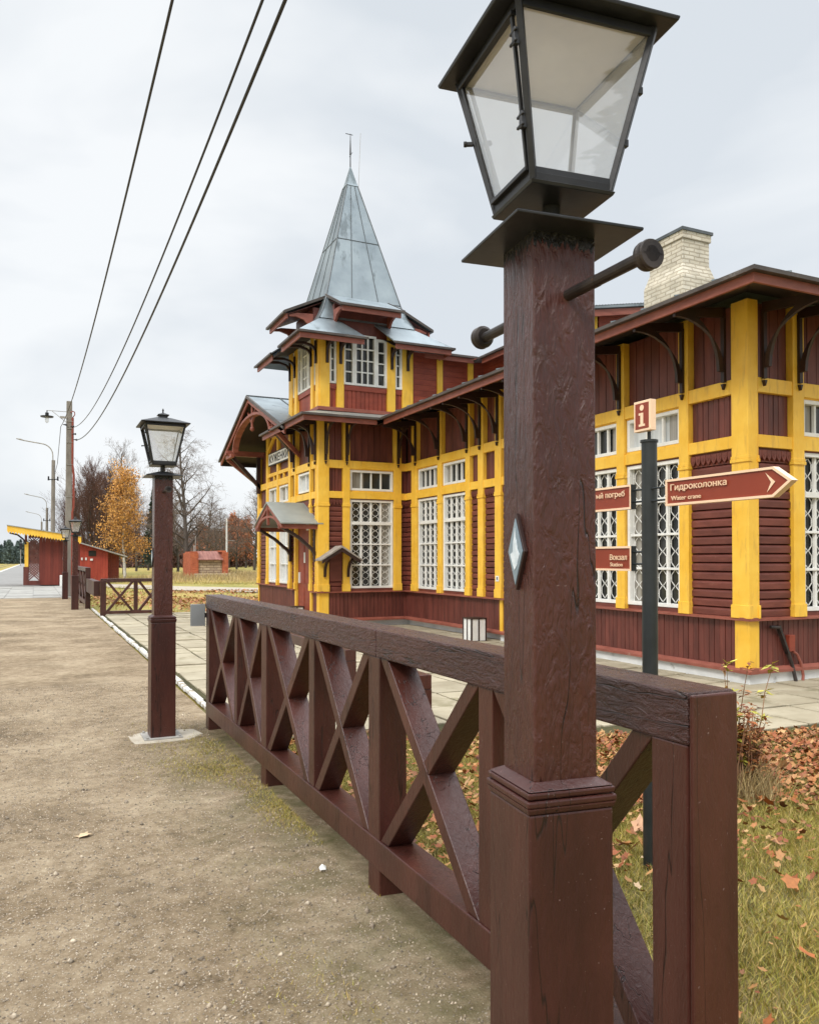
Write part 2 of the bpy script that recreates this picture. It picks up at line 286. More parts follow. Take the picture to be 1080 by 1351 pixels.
def moss_shade_edge(m):  # mossy band at the fence foot, darkened as painted contact shadow too
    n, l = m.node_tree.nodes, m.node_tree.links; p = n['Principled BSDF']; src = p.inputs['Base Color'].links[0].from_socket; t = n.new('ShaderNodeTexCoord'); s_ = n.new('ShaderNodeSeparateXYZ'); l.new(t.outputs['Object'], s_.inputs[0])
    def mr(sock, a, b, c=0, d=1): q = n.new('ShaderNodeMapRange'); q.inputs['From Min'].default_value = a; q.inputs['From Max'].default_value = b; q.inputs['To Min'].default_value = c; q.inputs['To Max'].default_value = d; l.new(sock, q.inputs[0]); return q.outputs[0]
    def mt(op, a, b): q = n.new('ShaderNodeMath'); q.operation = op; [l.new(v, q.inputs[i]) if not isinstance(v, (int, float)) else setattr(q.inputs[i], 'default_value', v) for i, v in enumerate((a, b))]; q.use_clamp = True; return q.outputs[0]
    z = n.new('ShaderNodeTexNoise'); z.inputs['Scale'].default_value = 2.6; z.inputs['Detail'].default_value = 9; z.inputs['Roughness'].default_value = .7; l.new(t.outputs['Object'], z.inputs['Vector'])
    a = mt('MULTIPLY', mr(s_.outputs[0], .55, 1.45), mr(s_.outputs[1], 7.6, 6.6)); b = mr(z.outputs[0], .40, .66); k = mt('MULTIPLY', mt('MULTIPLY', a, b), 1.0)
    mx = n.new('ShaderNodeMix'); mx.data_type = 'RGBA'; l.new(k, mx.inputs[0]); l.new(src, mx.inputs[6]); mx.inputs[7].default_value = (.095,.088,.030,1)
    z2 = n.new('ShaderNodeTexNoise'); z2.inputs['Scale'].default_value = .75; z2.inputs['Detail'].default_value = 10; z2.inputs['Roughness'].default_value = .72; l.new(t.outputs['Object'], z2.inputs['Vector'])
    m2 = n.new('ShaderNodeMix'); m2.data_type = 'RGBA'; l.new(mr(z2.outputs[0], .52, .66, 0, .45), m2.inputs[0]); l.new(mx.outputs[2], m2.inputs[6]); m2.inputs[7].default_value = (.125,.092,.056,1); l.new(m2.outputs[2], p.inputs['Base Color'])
moss_shade_edge(M['sand'])
M['asphalt'] = groundmat('pale_asphalt', [(.20,.195,.185), (.27,.262,.25)], .6, fine=20, bs=90, bd=.004, bump=.4)
M['soil'] = groundmat('lawn_soil', [(.08,.065,.025), (.16,.135,.045), (.24,.18,.075)], 1.6, fine=26, bs=40, bd=.02)
M['meadow'] = groundmat('autumn_meadow', [(.17,.165,.045), (.27,.235,.065), (.36,.27,.08), (.42,.25,.09)], .16, fine=2.2, bs=9, bd=.08)
M['dirtpath'] = groundmat('dirt_path', [(.34,.29,.23), (.42,.37,.30)], .8, fine=10, bs=30, bd=.01)
M['slab'] = surf('concrete_paving_slab', (.29,.245,.165), (.40,.35,.25), .85, (2.2,2.2,2.2), detail=9, bump=.4, bscale=(30,30,30), bdist=.004, island=.10, c3=(.22,.19,.115), c3lo=.57, c3scale=1.7)
M['joint'] = groundmat('mossy_joint_soil', [(.035,.033,.013), (.08,.07,.03)], 2.5, fine=15, bs=40)
M['kerbpaint'] = surf('chipped_white_kerb_paint', (.52,.50,.46), (.68,.67,.63), .8, (4,4,4), bump=.6, bscale=(25,25,25), bdist=.01, c3=(.28,.23,.16), c3lo=.50, c3scale=7.0)
M['ballast'] = groundmat('track_ballast', [(.16,.14,.12), (.27,.24,.21)], 2, fine=14, bs=14, bd=.05)
M['steel'] = surf('rail_steel', (.16,.13,.11), (.28,.25,.22), .4, (4,4,4), metal=.6)
def brickmat(name, c1, c2, mortar, scale, bw=.5, rh=.25, ms=.02, bump=.6):
    m, n, l, p = newmat(name); t = n.new('ShaderNodeTexCoord'); g = n.new('ShaderNodeNewGeometry')
    # pick the horizontal run along the face: x+y works on both axis-aligned faces
    s = n.new('ShaderNodeSeparateXYZ'); l.new(t.outputs['Object'], s.inputs[0]); ad = n.new('ShaderNodeMath'); ad.operation = 'ADD'; l.new(s.outputs[0], ad.inputs[0]); l.new(s.outputs[1], ad.inputs[1])
    c = n.new('ShaderNodeCombineXYZ'); l.new(ad.outputs[0], c.inputs[0]); l.new(s.outputs[2], c.inputs[1])
    nz = n.new('ShaderNodeTexNoise'); nz.inputs['Scale'].default_value = 6; nz.inputs['Detail'].default_value = 3; l.new(t.outputs['Object'], nz.inputs['Vector'])
    mxv = n.new('ShaderNodeMix'); mxv.data_type = 'RGBA'; mxv.blend_type = 'LINEAR_LIGHT'; mxv.inputs[0].default_value = .014; l.new(c.outputs[0], mxv.inputs[6]); l.new(nz.outputs['Color'], mxv.inputs[7])
    b = n.new('ShaderNodeTexBrick'); b.inputs['Scale'].default_value = scale; b.inputs['Color1'].default_value = rgba(c1); b.inputs['Color2'].default_value = rgba(c2); b.inputs['Mortar'].default_value = rgba(mortar)
    b.inputs['Mortar Size'].default_value = ms; b.inputs['Brick Width'].default_value = bw; b.inputs['Row Height'].default_value = rh; b.inputs['Bias'].default_value = 0
    l.new(mxv.outputs[2], b.inputs['Vector'])
    hs = n.new('ShaderNodeHueSaturation'); mr = n.new('ShaderNodeMapRange'); mr.inputs['To Min'].default_value = .6; mr.inputs['To Max'].default_value = 1.35
    n2 = n.new('ShaderNodeTexNoise'); n2.inputs['Scale'].default_value = 3.5; n2.inputs['Detail'].default_value = 8; l.new(t.outputs['Object'], n2.inputs['Vector']); l.new(n2.outputs[0], mr.inputs[0]); l.new(mr.outputs[0], hs.inputs['Value']); l.new(b.outputs[0], hs.inputs['Color'])
    l.new(hs.outputs[0], p.inputs['Base Color']); p.inputs['Roughness'].default_value = .9
    bp = n.new('ShaderNodeBump'); bp.inputs['Strength'].default_value = bump; bp.inputs['Distance'].default_value = .015; bp.invert = True; l.new(b.outputs['Fac'], bp.inputs['Height']); l.new(bp.outputs[0], p.inputs['Normal'])
    return m
M['chimneybrick'] = brickmat('cream_painted_brick', (.52,.47,.37), (.62,.57,.47), (.42,.36,.27), 4, .9, .27, .035, 1.2)
M['redbrick'] = brickmat('old_red_brick', (.36,.070,.028), (.50,.125,.050), (.27,.13,.075), 4, 1.0, .3, .03)
M['stone'] = brickmat('rubble_stone', (.36,.27,.19), (.52,.40,.27), (.25,.17,.11), 2.2, 1.1, .4, .05, 1.0)

# ------------------------------------------------------------------ text
def glyph_faces(body):
    """fill each outline of the text on its own (the font's overlapping contours do not fill cleanly as one)"""
    from mathutils.geometry import tessellate_polygon
    cu = bpy.data.curves.new('text', 'FONT'); cu.body = body.replace('е', 'e'); cu.size = 1; cu.fill_mode = 'NONE'; cu.resolution_u = 4
    ob = bpy.data.objects.new('text', cu); COL.objects.link(ob)
    dg = bpy.context.evaluated_depsgraph_get(); dg.update()
    me = bpy.data.meshes.new_from_object(ob.evaluated_get(dg)); bpy.data.objects.remove(ob)
    P = [v.co.copy() for v in me.vertices]; nb = {}
    for ed in me.edges: a, b = ed.vertices; nb.setdefault(a, []).append(b); nb.setdefault(b, []).append(a)
    bpy.data.meshes.remove(me); seen = set(); loops = []
    for s0 in nb:
        if s0 in seen: continue
        lp = [s0]; seen.add(s0); c = s0
        while True:
            nx = [q for q in nb[c] if q not in seen]
            if not nx: break
            c = nx[0] if len(lp) > 1 else min(nb[s0]); 
            if c in seen: c = nx[0]
            seen.add(c); lp.append(c)
        pts = [P[i] for i in lp]
        if len(pts) > 2: loops.append(pts)
    def inside(p, poly):
        r = False
        for a, b in zip(poly, poly[1:] + poly[:1]):
            if (a.y > p.y) != (b.y > p.y) and p.x < (b.x-a.x)*(p.y-a.y)/(b.y-a.y) + a.x: r = not r
        return r
    area = lambda q: abs(sum(a.x*b.y - b.x*a.y for a, b in zip(q, q[1:] + q[:1])))/2
    hole = {}
    for i, l in enumerate(loops):
        for j, m in enumerate(loops):
            if i != j and area(m) > area(l) and all(inside(p, m) for p in l[::3]): hole[i] = j
    out = []
    for i, l in enumerate(loops):
        if i in hole: continue
        grp = [l] + [loops[k] for k in hole if hole[k] == i]; flat = [p for q in grp for p in q]
        for f in tessellate_polygon([[Vector((p.x, p.y, 0)) for p in q] for q in grp]): out.append([(flat[k].x, flat[k].y) for k in f] + [i])
    return out
def lettering(body, parent, origin, xd, size_h, width, mat, name='lettering', depth=.002):
    fc = glyph_faces(body); xs = [c[0] for f in fc for c in f[:-1]]; x0, x1 = min(xs), max(xs)
    xd = Vector(xd); up = Vector((0,0,1)); nn = xd.cross(up); o = Vector(origin) - wloc(parent); sx = width / (x1 - x0); V_ = []; F_ = []
    for k, (ux, uz) in enumerate(((0,0),(.035,.012),(-.035,-.012),(.0,.03))):
        for f in fc:       # each outline a hair apart: overlapping strokes must not share a plane
            off = len(V_); V_ += [o + xd * ((c[0] - x0) * sx + ux*size_h) + up * (c[1] * size_h / .73 + uz*size_h) + nn * (depth + .0012*k + .0001*(f[-1] % 9)) for c in f[:-1]]; F_.append((off, off+1, off+2))
    me = bpy.data.meshes.new(name); me.from_pydata(V_, [], F_); me.materials.append(mat)
    t = bpy.data.objects.new(name, me); COL.objects.link(t); t.parent = parent
    return t

# ------------------------------------------------------------------ ground, platform, paving
def npmesh(name, V, F, mats, mi=None, parent=None, origin=(0,0,0), smooth=False):
    V = np.asarray(V, np.float32) - np.array(origin, np.float32); F = np.asarray(F, np.int32); k = F.shape[1]
    me = bpy.data.meshes.new(name); me.vertices.add(len(V)); me.vertices.foreach_set('co', V.ravel())
    me.loops.add(F.size); me.loops.foreach_set('vertex_index', F.ravel())
    me.polygons.add(len(F)); me.polygons.foreach_set('loop_start', np.arange(0, F.size, k, dtype=np.int32)); me.polygons.foreach_set('loop_total', np.full(len(F), k, np.int32))
    if not isinstance(mats, (list, tuple)): mats = [mats]
    for m in mats: me.materials.append(m)
    if mi is not None: me.polygons.foreach_set('material_index', np.asarray(mi, np.int32))
    if smooth: me.polygons.foreach_set('use_smooth', np.ones(len(F), bool))
    me.update(calc_edges=True); me.validate()
    ob = bpy.data.objects.new(name, me); COL.objects.link(ob)
    if parent: ob.parent = parent
    else: ob.location = origin
    return ob
R = np.random.default_rng(5)
def fbm(x, y, sc, seed, oct=4):
    r = np.random.default_rng(seed); z = np.zeros_like(x); a = 1.
    for o in range(oct):
        for k in range(4):
            th = r.uniform(0, 2*np.pi); ph = r.uniform(0, 2*np.pi); f = sc * 2**o * r.uniform(.7, 1.3)
            z += a * np.sin((x*np.cos(th) + y*np.sin(th)) * f + ph) / 4
        a *= .55
    return z
def grid(x0, x1, y0, y1, st, fz):
    xs = np.linspace(x0, x1, int((x1-x0)/st)+1); ys = np.linspace(y0, y1, int((y1-y0)/st)+1); X, Y = np.meshgrid(xs, ys); Z = fz(X, Y)
    V = np.stack([X.ravel(), Y.ravel(), Z.ravel()], 1); nx = len(xs); i = np.arange((len(ys)-1)*nx).reshape(-1, nx)[:, :-1].ravel()
    return V, np.stack([i, i+1, i+nx+1, i+nx], 1)
mb = MB(); mb.add([(-500,-60,-.06),(500,-60,-.06),(500,900,-.06),(-500,900,-.06)], [(0,1,2,3)]); kind(mb.build('ground', M['meadow'], recalc=False), 'structure')
def sandz(X, Y):
    z = .010 * fbm(X, Y, 2.0, 3, 3) + .004 * fbm(X, Y, 14, 4, 3)
    far = np.clip((Y - 8) / 3.2, 0, 1); z = z * (1 - far)
    if X.size > 100000: z = z + R.normal(0, .0022, X.shape)
    return z
V1, F1 = grid(-3.2, 1.52, 1.2, 11.2, .022, sandz); V2, F2 = grid(-3.2, 1.52, 11.2, 34.2, .12, sandz); V3, F3 = grid(-3.2, 1.52, -6, 1.2, .1, sandz)
V = np.concatenate([V1, V2, V3]); F = np.concatenate([F1, F2 + len(V1), F3 + len(V1) + len(V2)])
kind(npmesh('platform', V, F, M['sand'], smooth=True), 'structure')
# lawn
Vl, Fl = grid(1.5, 18, -6, 8.2, .06, lambda X, Y: -.012 + .012*fbm(X, Y, 1.6, 8, 3) + .004*fbm(X, Y, 12, 9, 2))
kind(npmesh('lawn', Vl, Fl, M['soil'], smooth=True), 'structure')
# slab strip and asphalt platform beyond the sand
mb = MB(); mb.box(-4.1, 1.9, 34.2, 520, -.3, -.004); kind(mb.build('asphalt_platform', M['asphalt']), 'structure')
mb = MB()
for iy in range(13):
    for ix in range(6):
        x0 = -4.1 + ix*1.02; y0 = 34.25 + iy*1.15; dz = rnd.uniform(0, .012)
        mb.box(x0, x0+1.0, y0, y0+1.13, -.02, .006+dz)
kind(mb.build('slab_strip', surf('grey_slab', (.24,.23,.21), (.34,.33,.30), .85, (2,2,2), island=.1, bump=.3, bscale=(20,20,20))), 'structure')
mb = MB(); mb.box(-3.95, -3.55, 60, 520, .002, .012); kind(mb.build('platform_edge_line', M['kerbpaint']), 'structure')
# track beyond the platform edge
mb = MB(); mb.prism([(-4.0,-40,-.5),(-9.5,-40,-.5),(-9.0,-40,-.15),(-4.4,-40,-.15)], (0,640,0)); kind(mb.build('track_bed', M['ballast']), 'structure')
mb = MB()
for x in (-7.2, -5.68): mb.box(x-.035, x+.035, -40, 600, -.15, .03)
kind(mb.build('rail_track', M['steel']), 'structure')
# paving between platform and station
PB = [(1.66,6.75),(3.4,5.95),(5.4,4.95),(8,4.62),(16,4.62)]
mb = MB(); mb.add([(x,y,.004) for x, y in PB] + [(16,7.2,.004),(8.2,7.2,.004),(8.2,23,.004),(1.66,23,.004)], [tuple(range(9))]); kind(mb.build('paving_bed', M['joint']), 'structure')
def pbound(x):
    for (xa, ya), (xb, yb) in zip(PB, PB[1:]):
        if xa <= x <= xb: return ya + (yb-ya)*(x-xa)/(xb-xa)
    return 4.62
mb = MB(); tw, th_ = .58, .72
for ix in range(26):
    for iy in range(28):
        x0 = 1.70 + ix*tw; y0 = 4.30 + iy*th_ - (.0 if ix % 2 else .0); cx, cy = x0+tw/2, y0+th_/2
        if cy < pbound(cx) + .18 or (cx > 7.9 and cy > 7.3) or cy > 23: continue
        g = .016; z0, z1 = .020 + rnd.uniform(-.004, .012), .016 + rnd.uniform(-.004, .012); j = lambda: rnd.uniform(-.006, .006)
        a = [(x0+g+j(), y0+g+j()), (x0+tw-g+j(), y0+g+j()), (x0+tw-g+j(), y0+th_-g+j()), (x0+g+j(), y0+th_-g+j())]
        zz = [z0, z0, z1, z1]
        mb.add([(p[0], p[1], -.02) for p in a] + [(p[0], p[1], q) for p, q in zip(a, zz)], [(4,5,6,7),(0,1,5,4),(1,2,6,5),(2,3,7,6),(3,0,4,7)])
kind(mb.build('paving', M['slab'], bevel=.004, seg=1), 'structure')
# white painted kerb, broken into worn stones
mb = MB(); y = 7.35
while y < 26.3:
    ln = rnd.uniform(.42, .85); gx = rnd.uniform(-.009, .009); h = rnd.uniform(.006, .020)
    wd_ = rnd.uniform(.03, .052); mb.prism([(1.62-wd_+gx, y, -.03), (1.62+wd_+gx, y, -.03), (1.62+wd_-.008+gx, y, h), (1.62-wd_+.008+gx, y, h)], (rnd.uniform(-.012,.012), ln - .006, 0)); y += ln
kind(mb.build('kerb', M['kerbpaint'], bevel=.008), 'structure')
# dirt path crossing the meadow behind the second fence
mb = MB(); mb.add([(x, y, -.02) for x, y in [(2.0,57),(7.6,46.5),(12.0,40.5),(16,34),(14,30),(9.6,36.3),(6.3,41),(2,50)]], [tuple(range(8))]); kind(mb.build('path', M['dirtpath']), 'structure')
# low grassy bank under the ruin
Vb, Fb = grid(6.2, 30, 52, 72, .5, lambda X, Y: -.07 + .42*np.exp(-(((X-12.5)/4.5)**2 + ((Y-60)/5)**2)) + .02*fbm(X, Y, 1.5, 6, 2))
kind(npmesh('bank', Vb, Fb, M['meadow'], smooth=True), 'structure')

# ------------------------------------------------------------------ lamp posts
def shaftmat():
    m = crackpaint('brown_shaft_paint_black_top', (.042,.0110,.0080), (.084,.0245,.0175), 2, rough=.24, strength=1.0, dist=.009, wear=.735); n, l = m.node_tree.nodes, m.node_tree.links; p = n['Principled BSDF']
    src = p.inputs['Base Color'].links[0].from_socket; t = n.new('ShaderNodeTexCoord'); s = n.new('ShaderNodeSeparateXYZ'); l.new(t.outputs['Object'], s.inputs[0])
    mp = n.new('ShaderNodeMapping'); mp.inputs['Scale'].default_value = (170,170,14); l.new(t.outputs['Object'], mp.inputs[0]); q = n.new('ShaderNodeTexNoise'); q.inputs['Scale'].default_value = 1; q.inputs['Detail'].default_value = 2; l.new(mp.outputs[0], q.inputs['Vector'])
    a = n.new('ShaderNodeMath'); a.operation = 'MULTIPLY_ADD'; a.inputs[1].default_value = .06; l.new(q.outputs[0], a.inputs[0]); l.new(s.outputs[2], a.inputs[2])
    g = n.new('ShaderNodeMath'); g.operation = 'GREATER_THAN'; g.inputs[1].default_value = 2.205; l.new(a.outputs[0], g.inputs[0])
    mx = n.new('ShaderNodeMix'); mx.data_type = 'RGBA'; l.new(g.outputs[0], mx.inputs[0]); l.new(src, mx.inputs[6]); mx.inputs[7].default_value = (.012,.011,.011,1); l.new(mx.outputs[2], p.inputs['Base Color'])
    return m
M['shaft'] = shaftmat()
M['plaque'] = surf('blue_grey_plaque_print', (.16,.22,.27), (.26,.33,.38), .3, (9,9,9), bump=.05)
M['plaquelight'] = surf('plaque_pale_print', (.50,.58,.64), (.74,.80,.84), .35, (40,40,40))
LAMPS = 'brown wooden lantern posts along the platform'
def make_lamp(cx, cy, label):
    t = thing('lamp_post', label, 'lamp post', (cx, cy, 0), LAMPS)
    b = MB(); b.frus(cx, cy, -.06, .101, .970, .0995); b.build('base_box', M['post_paint'], t, bevel=.005)
    b = MB(); b.frus(cx, cy, .970, .101, .985, .106); b.frus(cx, cy, .985, .106, .999, .106); b.frus(cx, cy, 1.001, .102, 1.015, .104); b.frus(cx, cy, 1.017, .102, 1.031, .077); b.build('moulding', M['post_paint'], t, bevel=.004)
    b = MB(); b.frus(cx, cy, 1.025, .0755, 2.205, .0750); b.build('shaft', M['shaft'], t, bevel=.004)
    b = MB(); b.frus(cx, cy, 2.20, .148, 2.206, .149); b.frus(cx, cy, 2.2065, .149, 2.245, .03); b.build('cap_plate', M['black_metal'], t, bevel=.0015)
    b = MB(); b.tube([(cx,cy,2.23),(cx,cy,2.30)], .02, 12); b.build('stem', M['black_metal'], t, smooth=False)
    # lantern
    zb, zt, hb, ht = 2.302, 2.635, .092, .160
    b = MB(); b.frus(cx, cy, 2.292, .098, 2.300, .102); b.frus(cx, cy, 2.3005, .098, 2.316, .0995)
    cs = [(-1,-1),(1,-1),(1,1),(-1,1)]
    for i, (sx, sy) in enumerate(cs):
        b.bar((cx+sx*hb, cy+sy*hb, zb), (cx+sx*ht, cy+sy*ht, zt), .0135, .0135, up=(sx, sy, 0))
        tx, ty = cs[(i+1) % 4]
        b.bar((cx+sx*hb*1.02, cy+sy*hb*1.02, zb+.018), (cx+tx*hb*1.02, cy+ty*hb*1.02, zb+.018), .010, .016)
        b.bar((cx+sx*ht*.985, cy+sy*ht*.985, zt-.010), (cx+tx*ht*.985, cy+ty*ht*.985, zt-.010), .008, .020)
    # door leaf frame on the track side, hinges and glass clips
    def sidep(u, v, off=0):   # on the -X side: u in -1..1 along y, v in 0..1 up
        h = hb + (ht-hb)*v; return (cx - h - off, cy + u*h, zb + (zt-zb)*v)
    for u in (-.88, .88): b.bar(sidep(u, .06, .006), sidep(u*.97, .94, .006), .008, .008, up=(1,0,0))
    for v in (.07, .93): b.bar(sidep(-.9, v, .006), sidep(.9, v, .006), .010, .014, up=(1,0,0))
    for v in (.33, .78):
        p = Vector(sidep(-.97, v, .012)); b.bar(p + Vector((0,0,-.018)), p + Vector((0,0,.018)), .012, .012); b.bar(p + Vector((-.004,-.012,.010)), p + Vector((-.004,.016,.010)), .006, .006); b.bar(p + Vector((-.004,-.012,-.012)), p + Vector((-.004,.016,-.012)), .006, .006)
    p = Vector(sidep(.97, .52, .010)); b.bar(p, p + Vector((-.015, .006, 0)), .009, .009); b.tube([p + Vector((-.014,.005,0)), p + Vector((-.021,.008,0))], .007, 8)
    for sx, v in ((1,.30),(1,.62)):
        h = hb + (ht-hb)*v; b.box(cx+sx*h-.004, cx+sx*h+.012, cy-h-.006, cy-h+.006, zb+(zt-zb)*v-.008, zb+(zt-zb)*v+.008)
    lf = b.build('lantern_frame', M['black_metal'], t, bevel=.0012, seg=1)
    for i, (sx, sy) in enumerate(cs):
        tx, ty = cs[(i+1) % 4]; g = MB(); a, c = .975, .975
        g.add([(cx+sx*hb*a, cy+sy*hb*a, zb+.015),(cx+tx*hb*a, cy+ty*hb*a, zb+.015),(cx+tx*ht*c, cy+ty*ht*c, zt),(cx+sx*ht*c, cy+sy*ht*c, zt)], [(0,1,2,3)])
        g.build('glass_pane', M['glass'], lf, recalc=False)
    b = MB(); b.frus(cx, cy, 2.636, .196, 2.644, .199); b.frus(cx, cy, 2.6445, .199, 2.700, .055); b.frus(cx, cy, 2.7, .034, 2.722, .034)
    rf = b.build('lantern_roof', M['black_metal'], t, bevel=.002)
    b = MB(); b.frus(cx, cy, 2.629, .158, 2.635, .158); b.build('reflector_tray', M['tray'], rf)
    b = MB(); b.frus(cx, cy, 2.722, .045, 2.728, .046); b.frus(cx, cy, 2.7285, .046, 2.748, .008); b.tube([(cx,cy,2.745),(cx,cy,2.762),(cx,cy,2.768),(cx,cy,2.785)], [.006,.006,.009,.003], 8); b.build('finial', M['black_metal'], rf)
    # ladder bar with end rollers
    b = MB(); b.tube([(cx, cy-.32, 2.072), (cx, cy+.31, 2.066)], .0125, 14); b.tube([(cx,cy-.175,2.0705),(cx,cy-.16,2.0703)], .0132, 14)
    b.build('ladder_bar', M['pipe'], t, smooth=False)
    for y0, sg in ((cy-.308, -1), (cy+.275, 1)):
        b = MB(); b.tube([(cx,y0,2.07),(cx,y0+sg*.004,2.07),(cx,y0+sg*.010,2.07),(cx,y0+sg*.014,2.07),(cx,y0+sg*.019,2.07),(cx,y0+sg*.024,2.07),(cx,y0+sg*.028,2.07),(cx,y0+sg*.028,2.07),(cx,y0+sg*.012,2.07)], [.020,.027,.0285,.0265,.0265,.0285,.027,.0155,.0135], 28)
        ro = b.build('roller', M['pipe'], t, smooth=False)
        b = MB(); b.tube([(cx,y0+sg*.012,2.07),(cx,y0+sg*.020,2.07),(cx,y0+sg*.024,2.07)], [.007,.007,.004], 10); b.build('axle_end', M['pipe'], ro)
    # diamond plaque on the track side
    xw = cx - .0752; yc, zc = cy - .010, 1.517
    def dia(hw, hh): return [(yc, zc+hh), (yc+hw, zc), (yc, zc-hh), (yc-hw, zc)]
    b = MB(); b.prism([(xw-.001, y, z) for y, z in dia(.040,.084)], (-.009,0,0)); pq = b.build('plaque', M['darkwood'], t, bevel=.001)
    b = MB(); b.prism([(xw-.0102, y, z) for y, z in dia(.034,.072)], (-.002,0,0)); b.build('plaque_print', M['plaque'], pq)
    b = MB(); q = [(0,.052),(.004,.03),(.008,.022),(.010,.0),(.022,-.006),(.012,-.026),(.002,-.040),(-.010,-.030),(-.022,-.006),(-.012,.006),(-.008,.024),(-.004,.030)]
    b.prism([(xw-.0123, yc+u, zc+v) for u, v in q], (-.001,0,0)); b.build('plaque_picture', M['plaquelight'], pq)
    return t
lampF = make_lamp(1.038, 1.486, 'tall close brown lantern post before the near end of the long X braced fence')
LR = math.radians(-6.5)
lampA = dup(lampF, (.985, 7.05, 0), 'slim brown lantern post on a small concrete pad at the far end of the fence')
lampB = dup(lampF, (1.11, 25.95, 0), 'nearer of two small lantern posts in front of the red shed')
lampC = dup(lampF, (1.06, 32.9, 0), 'farther small lantern post just right of the red wall of the yellow edged shelter')
b = MB(); b.box(.985-.155, .985+.155, 7.05-.155, 7.05+.155, .002, .016)
for a in (-1, 1):
    for c in (-1, 1): b.tube([(.985+a*.13, 7.05+c*.13, .016), (.985+a*.13, 7.05+c*.13, .03)], .012, 6)
b.build('foot_plate', M['concrete'], lampA, bevel=.002)
b = MB(); pts = [(-.24,-.22),(-.05,-.25),(.2,-.21),(.34,-.05),(.30,.17),(.1,.23),(-.13,.22),(-.27,.1)]
b.prism([(.985+x, 7.05+y, -.03) for x, y in pts], (0,0,.037)); b.build('concrete_pad', surf('sandy_concrete_pad', (.35,.30,.23), (.46,.41,.33), .9, (6,6,6), bump=.6, bscale=(30,30,30)), lampA, bevel=.01)

lampF.rotation_euler.z = LR
for c in lampF.children:
    if c.name.startswith(('lantern_frame', 'lantern_roof', 'stem')): c.location = (.011, .004, 0)      # this lantern has slid askew on its post
    if c.name.startswith(('ladder_bar', 'roller')): c.rotation_euler.z = -LR
# ------------------------------------------------------------------ fences
def fence(label, x0, x1, s0, s1, posts, bals, axis='y', split=None, zt=(1.06,1.185), zb=(.115,.245), group=None, foot=True):
    P = (lambda d0, d1, a, c, z0, z1: (d0, d1, a, c, z0, z1)) if axis == 'y' else (lambda d0, d1, a, c, z0, z1: (a, c, d0, d1, z0, z1))
    org = ((x0+x1)/2, (s0+s1)/2, 0) if axis == 'y' else ((s0+s1)/2, (x0+x1)/2, 0)
    t = thing('wooden_fence', label, 'fence', org, group); d = x1 - x0
    for a, c in ([(s0, s1)] if not split else [(s0, split), (split+.003, s1)]):
        b = MB(); b.box(*P(x0-.006, x1+.008, a, c, *zt)); b.build('top_rail', M['rail_paint'], t, bevel=.007)
    b = MB(); b.box(*P(x0-.004, x1+.002, s0+.006, s1-.004, *zb)); b.build('bottom_rail', M['fence_paint'], t, bevel=.005)
    for i, (a, c) in enumerate(posts):
        b = MB(); endp = i in (0, len(posts)-1)
        b.box(*P(x0+(.001 if not endp else -.0025), x1-(.001 if not endp else -.004), a, c, zb[1] if not foot else -.08, zt[0]+.001)); b.build('post', M['fence_paint'], t, bevel=.005)
    b = MB(); b.box(*P(x0-.004, x1+.004, s0-.012, s0-.0005, -.08 if foot else zb[0], zt[1]-.004)); b.build('end_board', M['fence_paint'], t, bevel=.005)
    for a, c in bals:
        b = MB(); b.box(*P(x0+.004, x1-.006, a, c, zb[1]-.001, zt[0]+.001)); b.build('baluster', M['fence_paint'], t, bevel=.004)
    cols = sorted(posts + bals)
    for (a0, a1), (b0, b1) in zip(cols, cols[1:]):
        lo, hi = zb[1], zt[0]; g = .035
        for k, (pa, pb) in enumerate((((a1+g, lo), (b0-g, hi)), ((a1+g, hi), (b0-g, lo)))):
            bb = MB(); dx = (pb[0]-pa[0]); dz = pb[1]-pa[1]; ln = math.hypot(dx, dz); wx = .070 * ln / abs(dz) / 2
            e = .004 + .003*k
            sg = [(pa[0]-wx, pa[1]-.0), (pa[0]+wx, pa[1]-.0), (pb[0]+wx, pb[1]), (pb[0]-wx, pb[1])]
            sg = [(min(max(s, a1+.001), b0-.001), z) for s, z in sg]
            if axis == 'y': bb.prism([(x0+e, s, z) for s, z in sg], (d-.012-2*.003*k, 0, 0))
            else: bb.prism([(s, x0+e, z) for s, z in sg], (0, d-.012-2*.003*k, 0))
            bb.build('brace', M['fence_paint'], t, bevel=.004)
    return t
fence('long dark brown X braced fence running from behind the close lantern post', 1.398, 1.535, 1.432, 7.27,
      [(1.437,1.56),(3.305,3.435),(5.23,5.36),(7.135,7.265)], [(2.335,2.43),(4.235,4.33),(6.09,6.175)], split=3.33)
fence('short brown fence running away behind the two small lantern posts', 1.42, 1.56, 26.3, 36.5,
      [(26.3,26.43),(29.7,29.83),(33.1,33.23),(36.37,36.5)], [(27.95,28.05),(31.4,31.5),(34.75,34.85)], zt=(1.13,1.25))
fence('low brown X braced fence crossing in front of the yellow lawn', 22.60, 22.72, 1.60, 3.32,
      [(1.60,1.73),(3.19,3.32)], [(2.43,2.53)], axis='x', zt=(.90,.99), zb=(.05,.13), foot=True)
b = MB(); b.box(1.44, 1.60, 22.9, 26.3, .52, .92); tag(b.build('fence_board', M['fence_paint'], origin=(1.5,24.6,0), bevel=.006), 'plain brown board panel joining the two fences behind the lantern post', 'fence')
